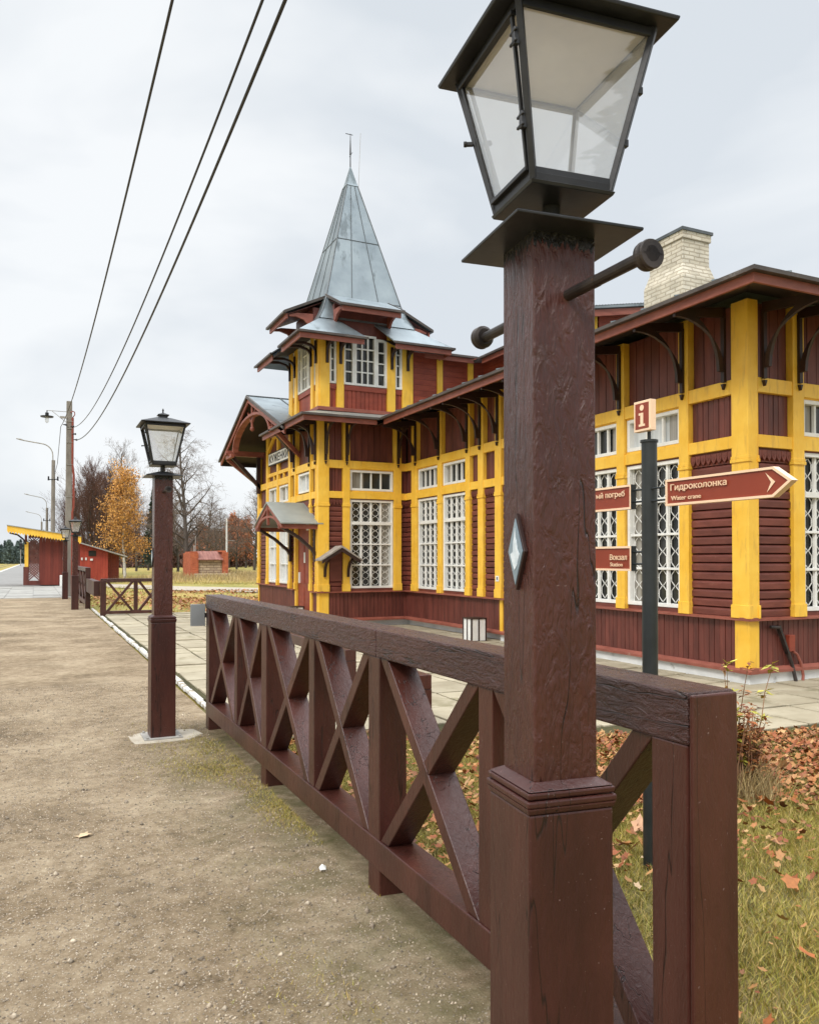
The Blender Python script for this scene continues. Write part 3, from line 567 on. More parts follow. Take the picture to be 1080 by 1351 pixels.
# benches behind the long fence
def barrier(x, y0, y1, label):
    t = thing('low_barrier', label, 'barrier', (x, (y0+y1)/2, 0))
    b = MB(); b.box(x, x+.12, y0, y1, .425, .545); b.build('rail', M['fence_paint'], t, bevel=.006)
    b = MB(); b.box(x+.02, x+.10, y0+.12, y1-.12, .06, .14); b.build('foot_rail', M['fence_paint'], t, bevel=.005)
    for y in (y0+.005, y1-.125):
        b = MB(); b.box(x-.004, x+.124, y, y+.12, -.05, .424); b.build('post', M['fence_paint'], t, bevel=.005)
    return t
barrier(2.98, 7.95, 10.3, 'low brown wooden barrier on the paving seen through the far half of the fence')
barrier(2.87, 5.95, 6.9, 'short brown barrier where lawn meets paving, seen through the middle of the fence')
# grey plate hung on the far end of the fence
t = thing('grey_plate', 'plain grey metal plate hung on the far end post of the long fence', 'plate', (1.33, 7.3, .9))
b = MB(); b.box(1.262, 1.392, 7.285, 7.297, .905, 1.10); b.build('panel', surf('pale_grey_plate', (.40,.42,.42), (.50,.52,.52), .5, (4,4,4)), t, bevel=.002)
b = MB(); b.box(1.385, 1.402, 7.272, 7.286, .98, 1.02); b.build('bracket', M['pipe'], t)

# ------------------------------------------------------------------ fingerpost
sx0, sy0 = 2.735, 3.062
t = thing('signpost', 'graphite round signpost with rust red direction boards and an information square on top', 'signpost', (sx0, sy0, 0))
b = MB(); b.tube([(sx0,sy0,-.05),(sx0,sy0,2.075)], .0375, 28); b.tube([(sx0,sy0,2.0751),(sx0,sy0,2.087)], .043, 28); b.build('pole', M['graphite'], t)
b = MB(); b.tube([(sx0,sy0,2.08),(sx0,sy0,2.14)], .009, 10); b.build('spigot', M['graphite'], t)
def board(name, outline, inner, xf):
    # outline/inner: lists of (y,z); cream raised rim round a red field, dark back box
    b = MB(); b.prism([(xf+.004, y, z) for y, z in outline], (.030,0,0)); b.build(name + '_back', M['graphite'], bd, bevel=.001) if False else None
    o = MB(); n = len(outline)
    V = [(xf, y, z) for y, z in outline] + [(xf, y, z) for y, z in inner] + [(xf+.034, y, z) for y, z in outline] + [(xf+.006, y, z) for y, z in inner]
    Fs = []; sd_i = []
    for i in range(n):
        j = (i+1) % n; Fs += [(i, j, n+j, n+i), (i, 2*n+i, 2*n+j, j), (n+i, n+j, 3*n+j, 3*n+i)]; sd_i.append(len(Fs)-2)
    Fs.append(tuple(range(2*n, 3*n)))
    o.add(V, Fs); sd_i.append(len(Fs)-1)
    if name == 'direction_board':
        for q_ in sd_i: o.m[q_] = 1
    bo = o.build(name, [M['signcream'], M['graphite']], t)
    f = MB(); f.add([(xf+.006, y, z) for y, z in inner], [tuple(range(n))]); f.build('red_field', M['signred'], bo)
    return bo
xf = 2.700
def brack(y0, y1, z):
    for zz in z:
        b = MB(); b.tube([(xf+.02, y0, zz), (xf+.02, y1, zz)], .005, 8); b.build('bracket_rod', M['graphite'], t)
# arrow board pointing towards the camera side
z0, z1 = 1.752, 1.876; zm = (z0+z1)/2; ya, yb, yc = 2.915, 2.305, 2.215
ou = [(ya,z0),(ya,z1),(yb,z1),(yc,zm),(yb,z0)]; k = .0105
inn = [(ya-k,z0+k),(ya-k,z1-k),(yb+k*.45,z1-k),(yc+k*1.9,zm),(yb+k*.45,z0+k)]
ab = board('arrow_board', ou, inn, xf); brack(ya, 3.03, (1.785, 1.845))
lettering('Гидроколонка', ab, (xf+.004, ya-.035, 1.822), (0,-1,0), .0285, .335, M['signcream'])
lettering('Water crane', ab, (xf+.004, ya-.038, 1.776), (0,-1,0), .021, .185, M['signcream'])
b = MB(); b.prism([(xf+.0035, y, z) for y, z in [(2.345,zm+.040),(2.298,zm),(2.338,zm-.040),(2.318,zm)]], (.0015,0,0)); b.build('arrow_mark', M['signcream'], ab)
for nm, ze, lines in (('direction_board', (1.752,1.876), [('ый погреб', .150, .056, .028, .224)]), ('direction_board', (1.442,1.567), [('Вокзал', .110, .055, .028, .130), ('Station', .108, .022, .021, .096)])):
    z0, z1 = ze; y0, y1 = 3.157, 3.80
    bo = board(nm, [(y1,z0),(y1,z1),(y0,z1),(y0,z0)], [(y1-k,z0+k),(y1-k,z1-k),(y0+k,z1-k),(y0+k,z0+k)], xf); brack(3.09, y0, (z0+.035, z1-.03))
    for tx, ys, dz, hh, wd in lines:
        ys = .047 + wd if tx.startswith('ый') else ys + .052
        lettering(tx, bo, (xf+.004, y0 + ys, z0 + (dz if not tx.startswith('ый') else .068)), (0,-1,0), hh, wd, M['signcream'])
xi = 2.69
o = MB(); o.box(xi, xi+.036, 3.003, 3.120, 2.128, 2.278); ib = o.build('information_board', M['signcream'], t, bevel=.002)
f = MB(); f.box(xi-.001, xi+.003, 3.014, 3.109, 2.140, 2.266); f.build('red_field', M['signred'], ib)
f = MB(); yc_ = 3.0615
f.prism([(xi-.0022, y, z) for y, z in [(yc_+.022,2.152),(yc_+.022,2.163),(yc_+.010,2.163),(yc_+.010,2.207),(yc_+.022,2.207),(yc_+.022,2.218),(yc_-.010,2.218),(yc_-.010,2.163),(yc_-.022,2.163),(yc_-.022,2.152)]], (.0012,0,0))
f.prism([(xi-.0022, yc_ + .0145*math.cos(a*math.pi/8), 2.243 + .0145*math.sin(a*math.pi/8)) for a in range(16)], (.0012,0,0)); f.build('letter_i', M['signcream'], ib)

# ------------------------------------------------------------------ station building
XW, YE, YT, XB, XG = 7.70, 6.93, 16.60, 5.63, 6.05
YB2 = 18.80
ST = thing('station_building', 'ochre and maroon timber railway station with a pointed zinc turret and hex grid windows', 'station', (XW, YE, 0))
class Face:
    def __init__(s, ax, pos): s.ax, s.pos = ax, pos      # ax 'x': wall in plane x=pos looking to -x ; 'y': plane y=pos looking to -y
    def P(s, a, d, z): return (s.pos - d, a, z) if s.ax == 'x' else (a, s.pos - d, z)
    def box(s, b, a0, a1, d0, d1, z0, z1, mi=0):
        p, q = s.P(a0, d0, z0), s.P(a1, d1, z1); b.box(p[0], q[0], p[1], q[1], p[2], q[2], mi)
    def poly(s, b, pts, d0, d1, mi=0):                    # (a,z) outline pushed from d0 to d1
        A = [Vector(s.P(a, d0, z)) for a, z in pts]; b.prism(A, Vector(s.P(0, d1, 0)) - Vector(s.P(0, d0, 0)), mi)
    def bar(s, b, p, q, wd, dp, mi=0): b.bar(s.P(*p), s.P(*q), wd, dp, up=(s.P(0,1,0)[0]-s.P(0,0,0)[0], s.P(0,1,0)[1]-s.P(0,0,0)[1], 0), mi=mi)
FW, FE, FT, FD, FG = Face('x', XW), Face('y', YE), Face('y', YT), Face('x', XB), Face('x', XG)
ZB, ZD, ZW0, ZW1, B2, S0, S1, B1 = .165, .795, .86, 2.825, (2.845, 2.995), 3.03, 3.485, (3.505, 3.68)
ZS = 4.64
# solid core, set back 8 cm from the boards
def part(b, name, m, **k): return b.build(name, M[m] if isinstance(m, str) else m, ST, **k)
q = .09
b = MB(); b.box(XW+q, 13.6, YE+q, 23.3, .1, 4.55); b.box(XB+q, 7.85, YT+q, YB2-q, .1, 4.75); b.box(XG+q, 7.85, 18.2, 23.3, .1, 4.3)
b.prism([(XG+q+.004,18.2,4.2),(XG+q+.004,23.3,4.2),(XG+q+.004,23.3,4.6),(XG+q+.004,20.75,5.55),(XG+q+.004,18.2,4.6)], (1.9,0,0)); part(b, 'core_wall', 'soffit')
b = MB(); b.box(XW-.03, 13.65, YE-.03, 12.5, -.1, ZB-.02); b.box(XW+.06, 13.65, 12.5, 23.4, -.1, ZB-.02); b.box(XB+.05, 8, YT+.05, YB2, -.1, ZB-.02); b.box(XG+.05, 8, 18.85, 23.39, -.1, ZB-.02); part(b, 'plinth', 'plinth', bevel=.01)

def planks_v(F, a0, a1, z0, z1, name='plank_panel', m='maroon_v', w=.085, d=.0):
    b = MB(); n = max(1, round((a1-a0)/w)); st = (a1-a0)/n
    for i in range(n): F.box(b, a0+i*st+.004, a0+(i+1)*st-.004, -.085, d + rnd.uniform(-.004, .004), z0 + rnd.uniform(0,.002), z1)
    return part(b, name, m, bevel=.003, seg=1)
def siding(F, a0, a1, z0, z1, name='log_siding', m='maroon', hgt=.112, lam=True):
    b = MB(); ztop = z1 - (.17 if lam else 0); n = max(1, round((ztop-z0)/hgt)); st = (ztop-z0)/n
    for i in range(n):
        za, zb = z0 + i*st, z0 + (i+1)*st; o = rnd.uniform(-.004, .004)
        p = [(-.085, za), (.006+o, za), (.026+o, za+.006), (.027+o, zb-.040), (.020+o, zb-.022), (.004+o, zb-.012), (-.012, zb-.004), (-.085, zb-.004)]
        A = [F.P(a0, dd, zz) for dd, zz in p]; b.prism(A, Vector(F.P(a1, 0, 0)) - Vector(F.P(a0, 0, 0)))
    sd_ = part(b, name, m)
    if lam:   # carved valance of little hearts
        b = MB(); F.box(b, a0+.002, a1-.002, -.08, .012, z1-.17, z1-.001); n = max(2, round((a1-a0)/.085)); st = (a1-a0)/n
        for i in range(n):
            c = a0 + (i+.5)*st; h = st*.46
            F.poly(b, [(c-h, z1-.03), (c-h, z1-.085), (c-h*.75, z1-.12), (c, z1-.155), (c+h*.75, z1-.12), (c+h, z1-.085), (c+h, z1-.03)], .0125, .045)
            F.poly(b, [(c-h*.35, z1-.075), (c, z1-.115), (c+h*.35, z1-.075), (c, z1-.06)], .0455, .048)
        b.build('carved_valance', M['maroon'], sd_)
    return sd_
def post(F, a0, a1, z0=ZD, z1=4.62, d=.075, caps=True):
    a0 += .006; a1 -= .006; b = MB(); F.box(b, a0, a1, -.085, d, z0, z1)
    if caps:
        e = .012
        F.box(b, a0-e, a1+e, d*.2, d+.016, 2.66, 2.70); F.box(b, a0-e*.6, a1+e*.6, d*.2, d+.009, 2.70, 2.74); F.box(b, a0-e, a1+e, d*.2, d+.014, ZD+.002, ZD+.16)
    return part(b, 'timber_post', 'yellow', bevel=.004, seg=1)
def beam(F, a0, a1, z0, z1, d=.062): b = MB(); F.box(b, a0, a1, -.085, d, z0, z1); return part(b, 'timber_beam', 'yellow', bevel=.004, seg=1)
def dado(F, a0, a1, corner=()):
    b = MB(); n = round((a1-a0)/.088); st = (a1-a0)/n
    for i in range(n): F.box(b, a0+i*st+.004, a0+(i+1)*st-.004, -.09, .015 + rnd.uniform(-.003,.003), ZB, ZD-.02)
    d_ = part(b, 'dado_boards', 'maroon_v', bevel=.003, seg=1)
def window(F, a0, a1, z0=ZW0, z1=ZW1, hexg=True, cols=4, pane='winglass', rows=None):
    hexu = .125 if F is FT else (.15 if a0 > 12.6 else .20)
    b = MB(); fr = .05; d0, d1 = -.07, .03
    F.box(b, a0, a0+fr, d0, d1, z0, z1); F.box(b, a1-fr, a1, d0, d1, z0, z1); F.box(b, a0+fr, a1-fr, d0, d1, z0, z0+fr); F.box(b, a0+fr, a1-fr, d0, d1, z1-fr, z1)
    A0, A1 = a0+fr, a1-fr; st = (A1-A0)/cols
    zt = z0 + (z1-z0)*.735
    for i in range(1, cols): F.box(b, A0+i*st-.017, A0+i*st+.017, -.045, .0, z0+fr, z1-fr)
    if hexg:
        F.box(b, A0, A1, -.05, .035, zt-.035, zt+.035)
        for k in (1, 2): zz = z0+fr + (zt-z0-fr)*k/3; F.box(b, A0, A1, -.045, .012, zz-.016, zz+.016)
    if rows:
        for k in range(1, rows): zz = z0+fr + (z1-z0-2*fr)*k/rows; F.box(b, A0, A1, -.045, .001, zz-.014, zz+.014)
    wn = part(b, 'window', 'white', bevel=.003, seg=1)
    g = MB(); F.box(g, A0-.01, A1+.01, -.062, -.056, z0+.02, z1-.02); g.build('pane', M[pane], wn)
    if hexg or (z0 > 3 and z1 < 4):
        g = MB(); f_ = rnd.uniform(.18, .42); s_ = rnd.random() < .5; F.box(g, (A0 if s_ else A1-(A1-A0)*f_), (A0+(A1-A0)*f_ if s_ else A1), -.0555, -.054, z0+fr*.9, z1-fr*.9); g.build('curtain', M['curtain'], wn)
    if hexg:
        h = MB(); lv = [z0+fr, z0+fr+(zt-z0-fr)/3, z0+fr+(zt-z0-fr)*2/3, zt, z1-fr]
        for i in range(cols):
            c = A0 + (i+.46)*st; aw = st*.30; T = .0085
            F.box(h, A0+i*st+st*.86, A0+i*st+st*.86+.010, -.03, -.018, z0+fr, z1-fr)
            for za, zb in zip(lv, lv[1:]):
                za += .018; zb -= .018; n = max(2, round((zb-za)/hexu)); u = (zb-za)/n
                for k in range(n):
                    y0 = za + k*u
                    for sg in (-1, 1):
                        pts = [(c+sg*.008, y0), (c+sg*aw, y0+u*.30), (c+sg*aw, y0+u*.70), (c+sg*.008, y0+u)]
                        for p, r in zip(pts, pts[1:]): F.bar(h, (p[0], -.024, p[1]), (r[0], -.024, r[1]), T, T)
                        F.bar(h, (c+sg*aw, -.024, y0+u*.5), (c+sg*st*.48, -.024, y0+u*.5), T*.8, T*.8)
        h.build('hex_lattice', M['white'], wn)
    return wn
def bracket(F, a, zb=3.76, zt=4.40, dd=.86, w=.045, z_in=4.56):
    """curved knee brace under the eave"""
    b = MB(); pts = [(.078, zb)]
    for i in range(9):
        t = i/8 * math.pi/2; pts.append((.078 + .02 + (dd-.12)*(1-math.cos(t)), zb + .03 + (zt-zb-.05)*math.sin(t)))
    pts += [(dd, zt-.02), (dd, zt+.04)]
    for i in range(8, -1, -1):
        t = i/8 * math.pi/2; pts.append((.078 + .02 + .085 + (dd-.26)*(1-math.cos(t)), zb + .03 + (zt-zb+.035)*math.sin(t)))
    pts += [(.18, zb+.04), (.16, zb-.03), (.078, zb-.05)]
    b2 = [(d, z) for d, z in pts]
    # outer arc first, inner back: thin curved strip plus wall cleat and top runner
    n = 9; O = pts[1:10]; I = pts[12:21][::-1]
    for i in range(8):
        b.prism([F.P(a-w/2, *O[i]), F.P(a-w/2, *O[i+1]), F.P(a-w/2, *I[i+1]), F.P(a-w/2, *I[i])], Vector(F.P(a+w/2,0,0)) - Vector(F.P(a-w/2,0,0)))
    F.box(b, a-w*.6, a+w*.6, .0755, .115, zb-.10, 4.5)
    F.poly(b, [(a-w*.55, zb-.12), (a, zb-.19), (a+w*.55, zb-.12)], .076, .12)
    b.prism([F.P(a-w/2+.001, .08, z_in-.10), F.P(a-w/2+.001, dd+.02, zt-.03), F.P(a-w/2+.001, dd+.02, zt+.07), F.P(a-w/2+.001, .08, z_in+.02)], Vector(F.P(a+w/2-.001,0,0)) - Vector(F.P(a-w/2+.001,0,0)))
    return part(b, 'eave_bracket', 'darkwood')

def bay(F, segs, zs=4.60):
    """segs: list of (a0, a1, kind) along a wall; kinds: P post, S siding, W hex window, C blank"""
    for a0, a1, k in segs:
        if k == 'P': post(F, a0, a1, z1=zs)
        elif k == 'S': siding(F, a0, a1, ZD+.01, B2[0]); planks_v(F, a0, a1, B2[1], B1[0]); planks_v(F, a0, a1, B1[1], zs, w=.16, d=-.02)
        elif k in 'WwV':
            b = MB(); F.box(b, a0, a1, -.085, .02, ZD+.005, ZW0-.005); part(b, 'window_sill', 'maroon'); b = MB(); F.box(b, a0, a1, -.085, .035, ZW1+.002, B2[0]); part(b, 'window_lintel', 'maroon')
            window(F, a0+.008, a1-.008)
            window(F, a0+.008, a1-.008, S0, S1, hexg=False, cols=4 if k == 'W' else 3, pane='palewin' if k == 'V' else 'winglass')
            b = MB(); F.box(b, a0, a1, -.085, .03, B2[1], S0-.002); F.box(b, a0, a1, -.085, .03, S1+.002, B1[0]); part(b, 'window_head', 'yellow')
            planks_v(F, a0, a1, B1[1], zs, w=.16, d=-.02)
# long west wall
WEST = [(6.851,7.115,'P'),(7.115,7.81,'S'),(7.81,7.99,'P'),(7.99,9.05,'V'),(9.05,9.23,'P'),(9.23,10.24,'W'),(10.24,10.42,'P'),(10.42,10.95,'S'),(10.95,11.13,'P'),(11.13,11.62,'S'),(11.62,11.8,'P'),(11.8,12.39,'S'),
        (12.39,12.62,'P'),(12.62,13.03,'S'),(13.03,13.24,'P'),(13.24,13.54,'S'),(13.54,13.73,'P'),(13.73,14.74,'W'),(14.74,14.93,'P'),(14.93,15.93,'W'),(15.93,16.2,'P'),(16.2,16.60,'S')]
bay(FW, WEST)
for z in (B2, B1): beam(FW, YE-.055, YT, *z)
dado(FW, 7.10, 16.60)
SOUTH = [(XW+.0805,7.80,'P'),(7.80,8.382,'S'),(8.382,8.587,'P'),(8.587,9.6,'W'),(9.6,9.8,'P'),(9.8,10.8,'W'),(10.8,11.0,'P'),(11.0,11.6,'S'),(11.6,11.8,'P'),(11.8,12.8,'W'),(12.8,13.0,'P'),(13.0,13.6,'S')]
bay(FE, SOUTH)
for z in (B2, B1): beam(FE, XW-.060, 13.6, *z)
dado(FE, 7.82, 13.6)
b = MB(); b.box(XW-.05, XW+.115, YE-.05, YE+.165, ZB+.001, ZD-.021); part(b, 'dado_corner_post', 'yellow', bevel=.004)
b = MB(); FW.box(b, 12.40, 12.50, .0, .045, ZB, ZD-.021); part(b, 'dado_post', 'yellow', bevel=.004)
b = MB(); FW.box(b, 12.46, 12.57, .0785, .083, 1.10, 1.20); tagp = part(b, 'number_plate', 'white')
b = MB(); FW.box(b, 12.50, 12.53, .0835, .0845, 1.125, 1.18); b.build('number_mark', M['cable'], tagp)
# turret bay, south and west faces
bay(FT, [(XB-.075,5.815,'P'),(5.815,6.127,'S'),(6.127,6.30,'P'),(6.30,7.355,'W'),(7.355,7.545,'P'),(7.545,7.70,'S')], 4.66)
for z in (B2, B1): beam(FT, XB-.060, XW, *z)
dado(FT, 5.82, 7.70)
b = MB(); b.box(XB-.035, 5.815, YT-.045, YT+.14, ZB+.001, ZD-.021); part(b, 'dado_corner_post', 'yellow', bevel=.004)
for a0, a1 in ((16.687,16.76),(17.06,17.17),(18.20,18.31),(18.62,18.80)): post(FD, a0, a1, z1=4.66)
for a0, a1 in ((16.76,17.06),(18.31,18.62)): siding(FD, a0, a1, ZD+.01, B2[0]); planks_v(FD, a0, a1, B2[1], B1[0]); planks_v(FD, a0, a1, B1[1], 4.66, w=.16, d=-.02)
planks_v(FD, 17.17, 18.2, B1[1], 4.66, w=.15, d=-.02)
window(FD, 17.20, 18.10, S0, S1, hexg=False, cols=2, pane='palewin')
b = MB(); FD.box(b, 17.17, 18.2, -.085, .03, 2.55, B2[0]); part(b, 'door_head', 'maroon')
b = MB(); FD.box(b, 18.105, 18.2, -.085, .03, B2[1], B1[0]); FD.box(b, 17.17, 17.195, -.085, .03, B2[1], B1[0]); part(b, 'window_head', 'yellow')
for z in (B2, B1): beam(FD, YT-.055, YB2, *z)
dado(FD, 16.76, 17.06); dado(FD, 18.31, 18.62)
for a in (17.06, 18.20): b = MB(); FD.box(b, a, a+.11, -.0, .05, ZB, ZD); part(b, 'dado_post', 'yellow')
# rail (sill board) on top of the dado, water board at its foot
b = MB()
for F, a0, a1 in ((FW, YE-.10, 12.56), (FW, 12.561, YT), (FT, XB-.09, XW), (FD, YT-.09, 17.06), (FD, 18.31, YB2), (FE, XW-.10, 13.6)):
    pr = [(-.05, ZD+.012), (.0, ZD+.014), (.098 if F is not FT else .096, ZD-.008), (.098 if F is not FT else .096, ZD-.026), (-.05, ZD-.024)]
    A = [F.P(a0, d, z) for d, z in pr]; b = MB(); b.prism(A, Vector(F.P(a1,0,0)) - Vector(F.P(a0,0,0))); part(b, 'dado_rail', 'fascia')
b = MB()
for F, a0, a1 in ((FW, YE-.10, YT), (FT, XB-.09, XW), (FD, YT-.09, 17.06), (FD, 18.31, YB2), (FE, XW-.10, 13.6)):
    pr = [(-.05, ZB+.05), (.03, ZB+.045), (.085, ZB+.01), (.085, ZB-.022), (-.05, ZB-.022)]
    A = [F.P(a0, d, z) for d, z in pr]; b = MB(); b.prism(A, Vector(F.P(a1,0,0)) - Vector(F.P(a0,0,0))); part(b, 'water_board', 'fascia')
# door with its notices
b = MB(); FD.box(b, 17.175, 18.195, -.085, .0, .10, 2.548); dr = part(b, 'door', 'red', bevel=.004)
b = MB()
for i in range(2):
    for z0, z1 in ((.25,.85),(.95,1.9)): FD.box(b, 17.27+i*.44, 17.62+i*.44, .0005, .012, z0, z1)
b.build('door_panel', M['red'], dr)
b = MB(); FD.box(b, 17.62, 17.72, .0125, .016, 1.42, 1.66); FD.box(b, 17.40, 17.58, .0005, .004, 2.16, 2.36); FD.box(b, 17.28, 17.33, .0005, .004, 2.14, 2.36); b.build('notice', M['white'], dr)
b = MB(); FD.box(b, 17.98, 18.02, .0125, .05, .95, 1.2); b.build('handle', M['white'], dr)
# door canopy
cp = MB(); CY, CH, zr, ze, xo = 17.68, 1.16, 2.80, 2.29, 4.72
for sg in (-1, 1):
    cp.prism([(xo, CY, zr), (xo, CY+sg*CH, ze), (xo, CY+sg*CH, ze-.03), (xo, CY, zr-.035)], (XB-xo+.05, 0, 0))
cn = part(cp, 'door_canopy', 'zincold', bevel=.004)
b = MB()
for sg in (-1, 1):
    b.prism([(xo+.03, CY, zr-.04), (xo+.03, CY+sg*(CH-.05), ze-.02), (xo+.03, CY+sg*(CH-.05), ze-.12), (xo+.03, CY, zr-.14)], (.05,0,0))
    b.prism([(xo+.085, CY+sg*(CH-.11), ze-.03), (xo+.085, CY+sg*(CH-.05), ze-.04), (xo+.085, CY+sg*(CH-.05), ze-.13), (xo+.085, CY+sg*(CH-.11), ze-.13)], (XB-xo-.1,0,0))
pts = [(CY + (CH-.25)*math.cos(i*math.pi/12), ze-.13 + .30*math.sin(i*math.pi/12)) for i in range(13)]
for p, r in zip(pts, pts[1:]): b.bar((xo+.055, p[0], p[1]), (xo+.055, r[0], r[1]), .05, .06, up=(1,0,0))
b.box(xo+.02, xo+.075, CY-.025, CY+.025, ze-.02, zr-.06); b.build('canopy_gable', M['fascia'], cn)
for sg in (-1, 1):
    b = MB(); y0 = CY + sg*(CH-.22); pp = [(XB-.06, 1.60), (XB-.14, 1.72), (XB-.45, 1.98), (xo+.10, 2.19)]
    for p, r in zip(pp, pp[1:]): b.bar((p[0], y0, p[1]), (r[0], y0, r[1]), .06, .11, up=(0,1,0))
    b.box(XB-.10, XB-.04, y0-.04, y0+.04, 1.45, 2.15); b.build('canopy_bracket', M['darkwood'], cn)
# little bell roof on the south face of the bay
b = MB(); c0, zr, ze, hw, dp = 5.975, 1.80, 1.50, .47, .42
for sg in (-1, 1): b.prism([FT.P(c0, .03, zr), FT.P(c0+sg*hw, .03, ze), FT.P(c0+sg*hw, .03, ze-.035), FT.P(c0, .03, zr-.045)], Vector(FT.P(0,dp,0)) - Vector(FT.P(0,0,0)))
br = part(b, 'bell_roof', surf('weathered_grey_boards', (.22,.19,.16), (.36,.32,.28), .8, (3,14,14), bump=.4, bscale=(6,50,50)), bevel=.004)
b = MB()
for sg in (-1, 1):
    b.prism([FT.P(c0, dp-.02, zr-.05), FT.P(c0+sg*(hw-.03), dp-.02, ze-.02), FT.P(c0+sg*(hw-.03), dp-.02, ze-.09), FT.P(c0, dp-.02, zr-.13)], Vector(FT.P(0,.03,0)) - Vector(FT.P(0,0,0)))
    pp = [(.085, 1.12), (.11, 1.28), (.2, 1.42), (.36, 1.50)]
    for p, r in zip(pp, pp[1:]): FT.bar(b, (c0+sg*.27, p[0], p[1]), (c0+sg*.27, r[0], r[1]), .05, .05)
b.build('bell_roof_bracket', M['darkwood'], br)
b = MB(); FT.box(b, 5.83, 6.115, .0302, .05, 1.02, 1.74); b.build('bell_board', M['maroon'], br)
# gabled wing facing the track
gc = [(18.85,19.0,'P'),(20.05,20.22,'P'),(21.18,21.33,'P'),(22.25,22.42,'P'),(22.42,23.2,'S'),(23.2,23.4,'P')]
for a0, a1, k in gc:
    if k == 'P': post(FG, a0, a1, z1=4.45 if a0 > 23 else 5.0)
    else: siding(FG, a0, a1, ZD+.01, B2[0]); planks_v(FG, a0, a1, B2[1], B1[0]); planks_v(FG, a0, a1, B1[1], 4.6, w=.16, d=-.02)
for a0, a1 in ((20.22,21.18),(21.33,22.25)):
    window(FG, a0, a1, ZW0, ZW1, hexg=False, cols=2, pane='palewin', rows=4); window(FG, a0, a1, S0, S1, hexg=False, cols=2, pane='palewin')
    b = MB(); FG.box(b, a0, a1, -.085, .03, B2[1], S0-.002); FG.box(b, a0, a1, -.085, .03, S1+.002, B1[0]); FG.box(b, a0, a1, -.085, .03, ZW1+.002, B2[0]); part(b, 'window_head', 'yellow')
    b = MB(); FG.box(b, a0, a1, -.085, .02, ZD, ZW0-.002); part(b, 'window_sill', 'maroon')
siding(FG, 19.0, 20.05, ZD+.01, B2[0]); planks_v(FG, 19.0, 20.05, B2[1], B1[0])
for z in (B2, B1): beam(FG, 18.85, 23.4, *z)
b = MB(); FG.poly(b, [(18.85,B1[1]),(22.42,B1[1]),(22.42,4.95),(20.75,5.55),(18.85,4.8)], -.085, .0); gp = part(b, 'gable_boards', 'maroon_v')
b = MB()
for pts in ([(22.3,3.86),(22.3,4.55),(21.75,4.88),(19.8,4.88),(19.25,4.55),(19.25,3.86),(22.3,3.86)],):
    for p, r in zip(pts, pts[1:]): FG.bar(b, (p[0], .03, p[1]), (r[0], .03, r[1]), .09, .06)
for a in (21.7, 20.75, 19.8): FG.box(b, a-.04, a+.04, .001, .05, B1[1], 3.86)
b.build('gable_trim', M['yellow'], gp)
b = MB(); FG.box(b, 19.35, 22.05, .0605, .10, 4.10, 4.46); nb = part(b, 'name_board', 'cable', bevel=.003)
b = MB(); FG.box(b, 19.38, 22.02, .1002, .104, 4.13, 4.43); b.build('board_face', M['white'], nb)
lettering('КУЖЕНКИНО', nb, (XG-.1045, 21.93, 4.175), (0,-1,0), .205, 2.4, M['cable'])
dado(FG, 18.85, 23.4)
b = MB(); pr = [(-.05,ZD+.012),(0,ZD+.014),(.095,ZD-.008),(.095,ZD-.026),(-.05,ZD-.024)]; b.prism([FG.P(18.81, d, z) for d, z in pr], (0, 4.66, 0)); part(b, 'dado_rail', 'fascia')
b = MB(); FG.box(b, 23.32, 23.40, .0, .04, ZB, ZD-.021); part(b, 'dado_post', 'yellow')
# --- roofs
EX, EY, EZ, SL = 6.75, 5.98, 4.56, .25
X2, Y2 = 14.5, 24.4; hw = (X2-EX)/2
rz = EZ + SL*hw
A = [(EX,EY,EZ),(X2,EY,EZ),(X2,Y2,EZ),(EX,Y2,EZ),((EX+X2)/2,EY+hw,rz),((EX+X2)/2,Y2-hw,rz)]
b = MB(); b.add(A + [(x,y,z-.03) for x,y,z in A], [(0,1,4),(1,2,5,4),(2,3,5),(3,0,4,5),(6,10,7),(7,10,11,8),(8,11,9),(9,11,10,6),(0,6,7,1),(1,7,8,2),(2,8,9,3),(3,9,6,0)])
mr_ = part(b, 'main_roof', 'zinc')
b = MB()
def seam(p, q, h=.03): b.bar((p[0],p[1],p[2]+h/2), (q[0],q[1],q[2]+h/2), .018, h)
for i in range(1, 14):
    x = EX + i*.55
    if x > X2-.2: break
    rise = min(x-EX, X2-x); seam((x, EY, EZ), (x, EY+rise, EZ+SL*rise))
for i in range(1, 33):
    y = EY + i*.57; rise = min(hw, y-EY); seam((EX, y, EZ), (EX+rise, y, EZ+SL*rise))
b.build('standing_seam', M['zinc'], mr_)
def eave(pts, closed=False, depth=.14, lip=.045, name='fascia'):
    """red-brown fascia board below a dark roof edge; pts: eave line, outward side on the right hand"""
    b = MB(); g = MB()
    for p, r in zip(pts, pts[1:]):
        p = Vector(p); r = Vector(r); d = (r-p); d.z = 0; d.normalize(); n = Vector((d.y, -d.x, 0))
        for bb, o0, o1, z0, z1 in ((b, -.075, -.04, -.15, -.048), (g, -.06, .03, -.046, -.001)):
            v = []
            for e, s in ((p, -1), (r, 1)):
                for o, z in ((o0,z0),(o1,z0),(o1,z1),(o0,z1)): v.append(e + n*o + d*(s*(o if True else 0)) + Vector((0,0,z)))
            bb.add(v, [(0,1,2,3),(7,6,5,4),(0,4,5,1),(1,5,6,2),(2,6,7,3),(3,7,4,0)])
    f = part(b, name, 'fascia'); g.build('roof_edge', M['gutter'], f); return f
eave([(EX,15.86,EZ),(EX,EY,EZ),(X2,EY,EZ)][::1])
b = MB(); s0z, s1z = EZ-.10, EZ-.10+SL*(XW-EX)+.02
